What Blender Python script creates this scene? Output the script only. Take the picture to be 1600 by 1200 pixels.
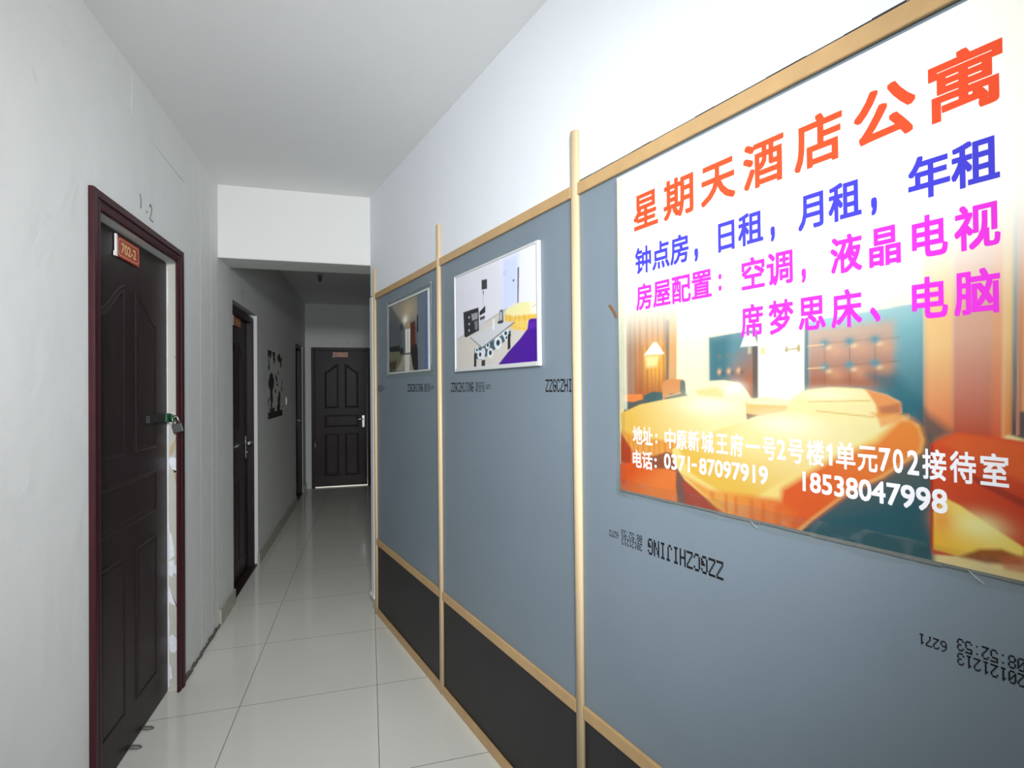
import bpy, bmesh, math, random
import numpy as np
from mathutils import Matrix, Vector

for _o in list(bpy.data.objects):
    bpy.data.objects.remove(_o, do_unlink=True)
SC = bpy.context.scene
COL = SC.collection
R = math.radians

# ------------------------------------------------------------------ camera, light, exposure
CAM_H = 1.4225
cd = bpy.data.cameras.new('camera')
cd.sensor_width = 36.0
cd.lens = 803.27 / 1600 * 36.0
cd.clip_start = 0.02
cam = bpy.data.objects.new('camera', cd)
COL.objects.link(cam)
_yaw, _pit, _rol = R(15.6174), R(0.5297), R(-0.5605)
_f = Vector((math.sin(_yaw) * math.cos(_pit), math.cos(_yaw) * math.cos(_pit), math.sin(_pit)))
_r = Vector((math.cos(_yaw), -math.sin(_yaw), 0))
_u = _r.cross(_f)
_r2 = _r * math.cos(_rol) + _u * math.sin(_rol)
_u2 = _u * math.cos(_rol) - _r * math.sin(_rol)
cam.matrix_world = Matrix(((_r2.x, _u2.x, -_f.x, 0), (_r2.y, _u2.y, -_f.y, 0), (_r2.z, _u2.z, -_f.z, CAM_H), (0, 0, 0, 1)))
SC.camera = cam

SC.view_settings.view_transform = 'Standard'
SC.view_settings.look = 'None'
SC.view_settings.gamma = 1.0
SC.view_settings.use_curve_mapping = False
SC.view_settings.exposure = 0.0

world = bpy.data.worlds.new('world')
SC.world = world
world.use_nodes = True
world.node_tree.nodes['Background'].inputs[0].default_value = (0.8, 0.9, 1.0, 1)
world.node_tree.nodes['Background'].inputs[1].default_value = 0.3


def area(name, loc, target, sx, sy, power, color):
    l = bpy.data.lights.new(name, 'AREA')
    l.shape = 'RECTANGLE'
    l.size, l.size_y, l.energy, l.color = sx, sy, power, color
    o = bpy.data.objects.new(name, l)
    COL.objects.link(o)
    o.location = loc
    o.rotation_euler = (Vector(target) - Vector(loc)).to_track_quat('-Z', 'Y').to_euler()
    return o


# behind the camera: the flash, plus unseen lights added to brighten the corridor
#LIGHTS_BEGIN
def spot(name, loc, target, angle, power, size, color):
    l = bpy.data.lights.new(name, 'SPOT')
    l.energy, l.shadow_soft_size, l.spot_size, l.spot_blend, l.color = power, size, R(angle), 1.0, color
    o = bpy.data.objects.new(name, l)
    COL.objects.link(o)
    o.location = loc
    o.rotation_euler = (Vector(target) - Vector(loc)).to_track_quat('-Z', 'Y').to_euler()


spot('bounce_spot', (0.0, -0.5, 2.2), (0.1, 3.0, 1.2), 95, 165.0, 0.14, (0.975, 1.0, 1.03))  # added soft spot in place of bounced flash, no lamp hangs there
spot('far_fill_spot', (0.2, -2.0, 2.2), (-0.2, 3.2, 1.5), 62, 200.0, 0.14, (1.0, 0.975, 0.90))  # added fill spot to brighten the walls farther down, no real lamp
spot('camera_flash', (0.0, -0.3, 1.7), (0.22, 2.5, 1.25), 92, 118.0, 0.12, (0.94, 0.995, 1.06))
area('ceiling_fill', (0.2, -2.2, 1.2), (0.0, 1.5, 2.6), 1.6, 1.6, 9.0, (0.85, 0.93, 1.0))  # added upward fill to brighten the ceiling, no window there
#LIGHTS_END
area('room_light_behind_door', (-0.38, 8.35, 0.6), (-0.38, 8.15, 0.0), 0.7, 0.2, 10.0, (1.0, 0.97, 0.92))

# ------------------------------------------------------------------ materials
def newmat(name):
    m = bpy.data.materials.new(name)
    m.use_nodes = True
    nt = m.node_tree
    b = nt.nodes['Principled BSDF']
    return m, nt, b


def srgb(r, g, b):
    def c(v):
        v /= 255.0
        return v / 12.92 if v <= 0.04045 else ((v + 0.055) / 1.055) ** 2.4
    return (c(r), c(g), c(b), 1)


def plain(name, col, rough=0.5, metal=0.0, spec=0.5, var=0.0, scale=20.0, bump=0.0, bscale=60.0, stretch=None):
    m, nt, b = newmat(name)
    b.inputs['Roughness'].default_value = rough
    b.inputs['Metallic'].default_value = metal
    b.inputs['Specular IOR Level'].default_value = spec
    b.inputs['Base Color'].default_value = col
    if var or bump:
        tc = nt.nodes.new('ShaderNodeTexCoord')
        vec = tc.outputs['Object']
        if stretch:
            mp = nt.nodes.new('ShaderNodeMapping')
            mp.inputs['Scale'].default_value = stretch
            nt.links.new(vec, mp.inputs['Vector'])
            vec = mp.outputs['Vector']
    if var:
        n = nt.nodes.new('ShaderNodeTexNoise')
        n.inputs['Scale'].default_value = scale
        n.inputs['Detail'].default_value = 6
        nt.links.new(vec, n.inputs['Vector'])
        mr = nt.nodes.new('ShaderNodeMapRange')
        mr.inputs['From Min'].default_value = 0.3
        mr.inputs['From Max'].default_value = 0.7
        mr.inputs['To Min'].default_value = 1 - var
        mr.inputs['To Max'].default_value = 1 + var
        nt.links.new(n.outputs['Fac'], mr.inputs['Value'])
        mx = nt.nodes.new('ShaderNodeVectorMath')
        mx.operation = 'SCALE'
        mx.inputs[0].default_value = col[:3]
        nt.links.new(mr.outputs['Result'], mx.inputs['Scale'])
        nt.links.new(mx.outputs['Vector'], b.inputs['Base Color'])
    if bump:
        n2 = nt.nodes.new('ShaderNodeTexNoise')
        n2.inputs['Scale'].default_value = bscale
        n2.inputs['Detail'].default_value = 4
        nt.links.new(vec, n2.inputs['Vector'])
        bp = nt.nodes.new('ShaderNodeBump')
        bp.inputs['Strength'].default_value = bump
        bp.inputs['Distance'].default_value = 0.01
        nt.links.new(n2.outputs['Fac'], bp.inputs['Height'])
        nt.links.new(bp.outputs['Normal'], b.inputs['Normal'])
    return m


def plaster(name, col, grime=0.25, bump=0.25):
    """painted plaster: broad tone changes, trowel unevenness, scuffs and small dirty specks"""
    m, nt, b = newmat(name)
    b.inputs['Roughness'].default_value = 0.75
    b.inputs['Specular IOR Level'].default_value = 0.25
    tc = nt.nodes.new('ShaderNodeTexCoord')
    def noise(sc, det, dist=0.0):
        n = nt.nodes.new('ShaderNodeTexNoise')
        n.inputs['Scale'].default_value = sc
        n.inputs['Detail'].default_value = det
        n.inputs['Distortion'].default_value = dist
        nt.links.new(tc.outputs['Object'], n.inputs['Vector'])
        return n.outputs['Fac']
    def rng(src, a, bb, lo, hi):
        mr = nt.nodes.new('ShaderNodeMapRange')
        for k, v in zip(('From Min', 'From Max', 'To Min', 'To Max'), (a, bb, lo, hi)):
            mr.inputs[k].default_value = v
        nt.links.new(src, mr.inputs['Value'])
        return mr.outputs['Result']
    def mul(a, c):
        x = nt.nodes.new('ShaderNodeMath')
        x.operation = 'MULTIPLY'
        nt.links.new(a, x.inputs[0])
        nt.links.new(c, x.inputs[1])
        return x.outputs[0]
    tone = rng(noise(1.3, 5), 0.3, 0.7, 1 - grime * 0.25, 1.0)
    scuff = rng(noise(7, 9, 1.5), 0.66, 0.78, 1.0, 1 - grime * 0.5)
    speck = rng(noise(38, 3), 0.74, 0.80, 1.0, 1 - grime)
    v = mul(mul(tone, scuff), speck)
    # long faint scratches and trowel drags
    mp = nt.nodes.new('ShaderNodeMapping')
    mp.inputs['Scale'].default_value = (1.0, 1.0, 0.16)
    mp.inputs['Rotation'].default_value = (0.25, 0.2, 0.1)
    nt.links.new(tc.outputs['Object'], mp.inputs['Vector'])
    ns = nt.nodes.new('ShaderNodeTexNoise')
    ns.inputs['Scale'].default_value = 11
    ns.inputs['Detail'].default_value = 8
    ns.inputs['Distortion'].default_value = 0.8
    nt.links.new(mp.outputs['Vector'], ns.inputs['Vector'])
    v = mul(v, rng(ns.outputs['Fac'], 0.55, 0.80, 1.0, 1 - grime * 0.22))
    mx = nt.nodes.new('ShaderNodeVectorMath')
    mx.operation = 'SCALE'
    mx.inputs[0].default_value = col[:3]
    nt.links.new(v, mx.inputs['Scale'])
    nt.links.new(mx.outputs['Vector'], b.inputs['Base Color'])
    bp = nt.nodes.new('ShaderNodeBump')
    bp.inputs['Strength'].default_value = bump
    bp.inputs['Distance'].default_value = 0.02
    nt.links.new(noise(4.5, 6, 0.6), bp.inputs['Height'])
    nt.links.new(bp.outputs['Normal'], b.inputs['Normal'])
    return m


def tile_floor():
    m, nt, b = newmat('polished_tile')
    tc = nt.nodes.new('ShaderNodeTexCoord')
    sp = nt.nodes.new('ShaderNodeSeparateXYZ')
    nt.links.new(tc.outputs['Object'], sp.inputs[0])
    def M(op, a, bb=None, c=None):
        x = nt.nodes.new('ShaderNodeMath')
        x.operation = op
        for i, v in enumerate((a, bb, c)):
            if v is None:
                continue
            if isinstance(v, (int, float)):
                x.inputs[i].default_value = v
            else:
                nt.links.new(v, x.inputs[i])
        return x.outputs[0]
    def joint(src, off):
        s = M('DIVIDE', M('SUBTRACT', src, off), 0.6)
        fr = M('FRACT', M('ADD', s, 100.5))
        return M('ABSOLUTE', M('SUBTRACT', fr, 0.5))
    d = M('MINIMUM', joint(sp.outputs['X'], -0.5693), joint(sp.outputs['Y'], 2.5812))
    mask = M('LESS_THAN', d, 0.0013 / 0.6)
    n = nt.nodes.new('ShaderNodeTexNoise')
    n.inputs['Scale'].default_value = 90
    n.inputs['Detail'].default_value = 4
    nt.links.new(tc.outputs['Object'], n.inputs['Vector'])
    n2 = nt.nodes.new('ShaderNodeTexNoise')
    n2.inputs['Scale'].default_value = 2.2
    n2.inputs['Detail'].default_value = 6
    nt.links.new(tc.outputs['Object'], n2.inputs['Vector'])
    ramp = nt.nodes.new('ShaderNodeMixRGB')
    ramp.inputs[1].default_value = (0.67, 0.66, 0.60, 1)
    ramp.inputs[2].default_value = (0.77, 0.755, 0.69, 1)
    nt.links.new(M('ADD', M('MULTIPLY', n.outputs['Fac'], 0.45), M('MULTIPLY', n2.outputs['Fac'], 0.55)), ramp.inputs[0])
    mix = nt.nodes.new('ShaderNodeMixRGB')
    nt.links.new(mask, mix.inputs[0])
    nt.links.new(ramp.outputs[0], mix.inputs[1])
    mix.inputs[2].default_value = (0.10, 0.085, 0.07, 1)
    nt.links.new(mix.outputs[0], b.inputs['Base Color'])
    nt.links.new(M('ADD', M('ADD', 0.06, M('MULTIPLY', n2.outputs['Fac'], 0.08)), M('MULTIPLY', mask, 0.5)), b.inputs['Roughness'])
    b.inputs['Specular IOR Level'].default_value = 0.45
    return m


def printed(name, rough=0.35):
    """a colour print: the picture is stored as colours on the sheet's own mesh"""
    m, nt, b = newmat(name)
    a = nt.nodes.new('ShaderNodeAttribute')
    a.attribute_name = 'print'
    nt.links.new(a.outputs['Color'], b.inputs['Base Color'])
    b.inputs['Roughness'].default_value = rough
    b.inputs['Specular IOR Level'].default_value = 0.35
    return m


def clear_tape():
    m, nt, b = newmat('clear_tape')
    out = nt.nodes['Material Output']
    tr = nt.nodes.new('ShaderNodeBsdfTransparent')
    tr.inputs[0].default_value = (0.93, 0.94, 0.92, 1)
    b.inputs['Base Color'].default_value = (0.55, 0.56, 0.54, 1)
    b.inputs['Roughness'].default_value = 0.25
    n = nt.nodes.new('ShaderNodeTexNoise')
    n.inputs['Scale'].default_value = 16
    n.inputs['Detail'].default_value = 5
    n.inputs['Distortion'].default_value = 2.0
    tc = nt.nodes.new('ShaderNodeTexCoord')
    nt.links.new(tc.outputs['Object'], n.inputs['Vector'])
    bp = nt.nodes.new('ShaderNodeBump')
    bp.inputs['Strength'].default_value = 0.6
    bp.inputs['Distance'].default_value = 0.004
    nt.links.new(n.outputs['Fac'], bp.inputs['Height'])
    nt.links.new(bp.outputs['Normal'], b.inputs['Normal'])
    mr = nt.nodes.new('ShaderNodeMapRange')
    for k, v in zip(('From Min', 'From Max', 'To Min', 'To Max'), (0.50, 0.80, 0.02, 0.13)):
        mr.inputs[k].default_value = v
    nt.links.new(n.outputs['Fac'], mr.inputs['Value'])
    mx = nt.nodes.new('ShaderNodeMixShader')
    nt.links.new(mr.outputs['Result'], mx.inputs[0])
    nt.links.new(tr.outputs[0], mx.inputs[1])
    nt.links.new(b.outputs[0], mx.inputs[2])
    nt.links.new(mx.outputs[0], out.inputs['Surface'])
    return m


M_FLOOR = tile_floor()
M_WALL = plaster('white_plaster', (0.76, 0.77, 0.755, 1), 0.20, 0.22)
M_WALLR = plaster('clean_white_plaster', (0.79, 0.82, 0.86, 1), 0.06, 0.08)
M_CEIL = plaster('ceiling_paint', (0.86, 0.865, 0.86, 1), 0.06, 0.10)
M_BEAM = plaster('beam_paint', (0.73, 0.735, 0.72, 1), 0.08, 0.10)
M_JAMB = plaster('bare_jamb_plaster', (0.56, 0.55, 0.50, 1), 0.35, 0.4)
M_FLAKE = plain('fresh_putty', (0.80, 0.82, 0.88, 1), 0.8, var=0.06, scale=40, bump=0.3)
M_TAN = plain('bare_tan_plaster', (0.50, 0.40, 0.25, 1), 0.9, var=0.12, scale=40, bump=0.3)
M_BASE = plain('skirting_tile', (0.40, 0.385, 0.33, 1), 0.25, var=0.08, scale=14)
M_DOOR = plain('dark_door_skin', (0.024, 0.0145, 0.0155, 1), 0.42, spec=0.28, var=0.25, scale=9, bump=0.05, bscale=30, stretch=(6, 6, 0.6))
M_WINE = plain('wine_red_trim', (0.040, 0.0065, 0.011, 1), 0.48, spec=0.3, var=0.2, scale=12, stretch=(4, 4, 0.8))
M_GREY = plain('grey_board', srgb(122, 135, 145), 0.42, spec=0.4, var=0.035, scale=3.0, bump=0.012, bscale=300)
M_BLACK = plain('black_board', (0.024, 0.024, 0.025, 1), 0.5, spec=0.3, var=0.15, scale=4)
M_POLE = plain('cream_batten', (0.74, 0.56, 0.34, 1), 0.38, var=0.04, scale=20, stretch=(8, 8, 0.5))
M_RAIL = plain('tan_batten', (0.52, 0.335, 0.155, 1), 0.40, var=0.07, scale=16)
M_INK = plain('black_ink', (0.018, 0.019, 0.022, 1), 0.7)
M_PENCIL = plain('pencil', (0.20, 0.20, 0.20, 1), 0.9)
M_CHROME = plain('chrome', (0.72, 0.71, 0.69, 1), 0.22, metal=1.0)
M_WHITEPL = plain('white_plastic', (0.80, 0.80, 0.78, 1), 0.4)
M_GREYPL = plain('grey_plastic', (0.55, 0.55, 0.53, 1), 0.45)
M_RED = plain('sign_red', (0.42, 0.035, 0.02, 1), 0.35)
M_GOLD = plain('sign_gold', (0.80, 0.52, 0.20, 1), 0.4)
M_GREEN = plain('green_bolt', (0.01, 0.085, 0.028, 1), 0.4)
M_IRON = plain('dark_iron', (0.018, 0.018, 0.018, 1), 0.55, metal=0.0, var=0.2)
M_LOCK = plain('padlock_body', (0.075, 0.08, 0.075, 1), 0.45, metal=0.2, var=0.1)
M_RESID = plain('sticker_remains', (0.040, 0.028, 0.022, 1), 0.8, var=0.4, scale=18)
M_GAP = plain('dark_gap_shade', (0.03, 0.03, 0.03, 1), 0.9)
M_PRINT = printed('poster_print', 0.38)
M_PRINT2 = printed('photo_print', 0.25)
M_TAPE = clear_tape()
M_TR = plain('poster_red_ink', (0.86, 0.075, 0.018, 1), 0.4)
M_TB = plain('poster_blue_ink', (0.050, 0.045, 0.62, 1), 0.4)
M_TM = plain('poster_magenta_ink', (0.80, 0.025, 0.70, 1), 0.4)
M_TW = plain('poster_white_ink', (0.88, 0.87, 0.90, 1), 0.4)
M_EDGE = plain('board_edge', (0.16, 0.165, 0.16, 1), 0.6)

# ------------------------------------------------------------------ frames of reference and object helpers
PHI = R(15.99716)
OFF = 0.98274


class Frame:
    def __init__(self, origin, rot):
        self.o, self.rot = Vector(origin), rot
        self.m = Matrix.Rotation(rot, 3, 'Z')

    def w(self, v):
        return self.o + self.m @ Vector(v)


G = Frame((0, 0, 0), 0)                                                     # the corridor: x across, y along, z up
PART = Frame((math.cos(PHI) * OFF, math.sin(PHI) * OFF, 0), PHI - math.pi / 2)  # the slanting partition: x along it towards the camera, y into it
LEFT = Frame((-0.88, 0, 0), math.pi / 2)                                    # the left wall: x along it, y into it
ENDW = Frame((0, 8.0, 0), 0)                                                # the far wall

ORG = {}


def props(o, label=None, cat=None, group=None, kind=None):
    if label: o['label'] = label
    if cat: o['category'] = cat
    if group: o['group'] = group
    if kind: o['kind'] = kind
    return o


def place(o, fr, at):
    o.location = fr.w(at)
    o.rotation_euler = (0, 0, fr.rot)
    ORG[o.name] = Vector(at)


def thing(name, fr, at, label, cat, group=None, kind=None):
    o = bpy.data.objects.new(name, None)
    o.empty_display_size = 0.1
    COL.objects.link(o)
    place(o, fr, at)
    return props(o, label, cat, group, kind or 'thing')


class MB:
    """collects shapes, given in a frame's own coordinates, for ONE mesh object"""
    def __init__(self):
        self.bm = bmesh.new()
        self.mi = 0

    def _mark(self, faces, smooth=False):
        for f in faces:
            f.material_index = self.mi
            f.smooth = smooth

    def box(self, x0, x1, y0, y1, z0, z1, bev=0.0, seg=2):
        n0 = len(self.bm.faces)
        ret = bmesh.ops.create_cube(self.bm, size=1.0)
        vs = ret['verts']
        for v in vs:
            v.co = Vector(((x0 + x1) / 2 + v.co.x * (x1 - x0), (y0 + y1) / 2 + v.co.y * (y1 - y0), (z0 + z1) / 2 + v.co.z * (z1 - z0)))
        es = list({e for v in vs for e in v.link_edges})
        fs = list({f for v in vs for f in v.link_faces})
        self._mark(fs)
        if bev:
            r = bmesh.ops.bevel(self.bm, geom=es, offset=bev, segments=seg, affect='EDGES', profile=0.5)
            self._mark(r['faces'])
        return self

    def face(self, pts):
        f = self.bm.faces.new([self.bm.verts.new(p) for p in pts])
        self._mark([f])
        return f

    def prism(self, poly, y0, y1):
        """outline in (x, z), front at y0, back at y1"""
        a = [self.bm.verts.new((x, y0, z)) for x, z in poly]
        b = [self.bm.verts.new((x, y1, z)) for x, z in poly]
        n = len(poly)
        fs = [self.bm.faces.new(a), self.bm.faces.new(b[::-1])]
        for i in range(n):
            j = (i + 1) % n
            fs.append(self.bm.faces.new((a[j], a[i], b[i], b[j])))
        self._mark(fs)
        return self

    def sweep(self, prof, axis, c0, c1):
        """a profile swept straight: axis 'z' profile in (x, y); axis 'x' profile in (y, z)"""
        def P(q, c):
            return (q[0], q[1], c) if axis == 'z' else (c, q[0], q[1])
        a = [self.bm.verts.new(P(q, c0)) for q in prof]
        b = [self.bm.verts.new(P(q, c1)) for q in prof]
        n = len(prof)
        fs = [self.bm.faces.new(a), self.bm.faces.new(b[::-1])]
        for i in range(n):
            j = (i + 1) % n
            fs.append(self.bm.faces.new((a[j], a[i], b[i], b[j])))
        self._mark(fs)
        return self

    def tube(self, pts, r, n=10, closed=False):
        pts = [Vector(p) for p in pts]
        rings = []
        m = len(pts)
        for i, p in enumerate(pts):
            rad = r[i] if isinstance(r, (list, tuple)) else r
            if closed:
                d = pts[(i + 1) % m] - pts[i - 1]
            else:
                d = pts[min(i + 1, m - 1)] - pts[max(i - 1, 0)]
            d.normalize()
            up = Vector((0, 0, 1)) if abs(d.z) < 0.9 else Vector((0, 1, 0))
            s = d.cross(up).normalized()
            t = s.cross(d)
            rings.append([self.bm.verts.new(p + (s * math.cos(2 * math.pi * k / n) + t * math.sin(2 * math.pi * k / n)) * rad) for k in range(n)])
        fs = []
        for i in range(m if closed else m - 1):
            a, b = rings[i], rings[(i + 1) % m]
            for k in range(n):
                fs.append(self.bm.faces.new((a[k], a[(k + 1) % n], b[(k + 1) % n], b[k])))
        self._mark(fs, True)
        if not closed:
            self._mark([self.bm.faces.new(rings[0][::-1]), self.bm.faces.new(rings[-1])])
        return self

    def cyl(self, p0, p1, r, n=16):
        return self.tube([p0, p1], r, n)

    def torus(self, c, R0, r, normal='y', n=20, k=8):
        pts = []
        for i in range(n):
            a = 2 * math.pi * i / n
            u, v = math.cos(a) * R0, math.sin(a) * R0
            d = {'y': (u, 0, v), 'x': (0, u, v), 'z': (u, v, 0)}[normal]
            pts.append(Vector(c) + Vector(d))
        return self.tube(pts, r, k, closed=True)

    def link(self, name, mats, parent=None, fr=None, at=None):
        bmesh.ops.recalc_face_normals(self.bm, faces=self.bm.faces)
        me = bpy.data.meshes.new(name)
        org = ORG[parent.name] if parent is not None else Vector(at)
        bmesh.ops.translate(self.bm, verts=self.bm.verts, vec=-org)
        self.bm.to_mesh(me)
        self.bm.free()
        for m in (mats if isinstance(mats, (list, tuple)) else [mats]):
            me.materials.append(m)
        o = bpy.data.objects.new(name, me)
        COL.objects.link(o)
        if parent is not None:
            o.parent = parent
            ORG[o.name] = org
        else:
            place(o, fr, at)
        return o


def structure(o, label, cat):
    return props(o, label, cat, kind='structure')


# ------------------------------------------------------------------ lettering
def glyphs(text, bold):
    """outline shapes of a short text as (verts, faces), fitted later to its measured place"""
    cu = bpy.data.curves.new('lettering', 'FONT')
    cu.body = text
    cu.size = 1.0
    cu.resolution_u = 3
    ob = bpy.data.objects.new('lettering', cu)
    COL.objects.link(ob)
    bpy.context.view_layer.update()
    dg = bpy.context.evaluated_depsgraph_get()
    me = bpy.data.meshes.new_from_object(ob.evaluated_get(dg))
    vs = np.array([v.co[:] for v in me.vertices], float).reshape(-1, 3)
    fs = [tuple(p.vertices) for p in me.polygons]
    bpy.data.objects.remove(ob, do_unlink=True)
    bpy.data.meshes.remove(me)
    bpy.data.curves.remove(cu)
    return vs, fs


def lettering(name, chunks, y, mat, parent, bold=0.02, thick=0.0006, label=None):
    """chunks: (text, x0, x1, z0, z1 of a full-height character, bold factor); one mesh for the whole line"""
    bm = bmesh.new()
    for ch in chunks:
        text, x0, x1, z0, z1 = ch[:5]
        mode = ch[5] if len(ch) > 5 else 'cjk'
        if text == '1':
            one = [(0, .47), (.20, .53), (.20, 0), (.40, 0), (.40, .73), (.28, .73), (.20, .66), (0, .60)]
            vs, fs = np.array([(a, b, 0.0) for a, b in one]), [tuple(range(8))]
        else:
            vs, fs = glyphs(text, bold)
        if not len(vs):
            continue
        lo, hi = vs.min(0), vs.max(0)
        sx = (x1 - x0) / max(1e-6, hi[0] - lo[0])
        if mode == 'fit':
            sz = (z1 - z0) / max(1e-6, hi[1] - lo[1])
            bz = lo[1]
        else:
            sz = (z1 - z0) / 0.92
            bz = -0.09
        bx = bold * min(sx, sz)
        # a heavier weight: the strokes drawn again, slightly shifted
        for kk, (sa, sb) in enumerate(((0, 0), (-1, -1), (1, 1), (-1, 1), (1, -1), (-1, 0), (1, 0), (0, -1), (0, 1))):
            X = x0 + bx + sa * bx + (vs[:, 0] - lo[0]) * (x1 - x0 - 2 * bx) / (hi[0] - lo[0])
            Z = z0 + (vs[:, 1] - bz + sb * bold) * sz
            bv = [bm.verts.new((a, y - 0.00003 * kk, c)) for a, c in zip(X, Z)]
            for f in fs:
                try:
                    bm.faces.new([bv[i] for i in f])
                except ValueError:
                    pass
    mb = MB()
    mb.bm.free()
    mb.bm = bm
    o = mb.link(name, mat, parent)
    if label:
        o['label'] = label
    return o


DOTS = {
 'Z': '1F01020408101F', 'G': '0E11101713110E', 'C': '0E11101010110E', 'H': '1111111F111111', 'I': '0E04040404040E', 'J': '0702020202120C',
 'N': '11191915131311', '0': '0E11131519110E', '1': '040C040404040E', '2': '0E11010204081F', '3': '0E11010601110E', '5': '1F101E0101110E',
 '6': '0608101E11110E', '7': '1F010204080808', '8': '0E11110E11110E', ':': '00040000000400', ' ': '00000000000000'}


def dot_text(mb, text, x0, z0, cw, h, flip, y, x_min=None, x_max=None):
    """dot-matrix factory print: 5 x 7 dots per character; flip turns it upside down about (x0, z0)"""
    s = -1 if flip else 1
    dx, dz = cw / 6.0, h / 7.0
    for i, c in enumerate(text):
        bits = DOTS[c]
        for r_ in range(7):
            row = int(bits[2 * r_:2 * r_ + 2], 16)
            run = [(row >> (4 - k)) & 1 for k in range(5)]
            for k in range(5):
                if run[k]:
                    xa = x0 + s * (i * cw + k * dx - 0.14 * dx)
                    xb = x0 + s * (i * cw + k * dx + 1.10 * dx)
                    za = z0 + s * ((6 - r_) * dz + 0.0 * dz)
                    zb = z0 + s * ((6 - r_) * dz + 0.96 * dz)
                    xa, xb, za, zb = min(xa, xb), max(xa, xb), min(za, zb), max(za, zb)
                    if x_min is not None and xa < x_min or x_max is not None and xb > x_max:
                        continue
                    mb.face([(xa, y, za), (xb, y, za), (xb, y, zb), (xa, y, zb)])


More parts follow.
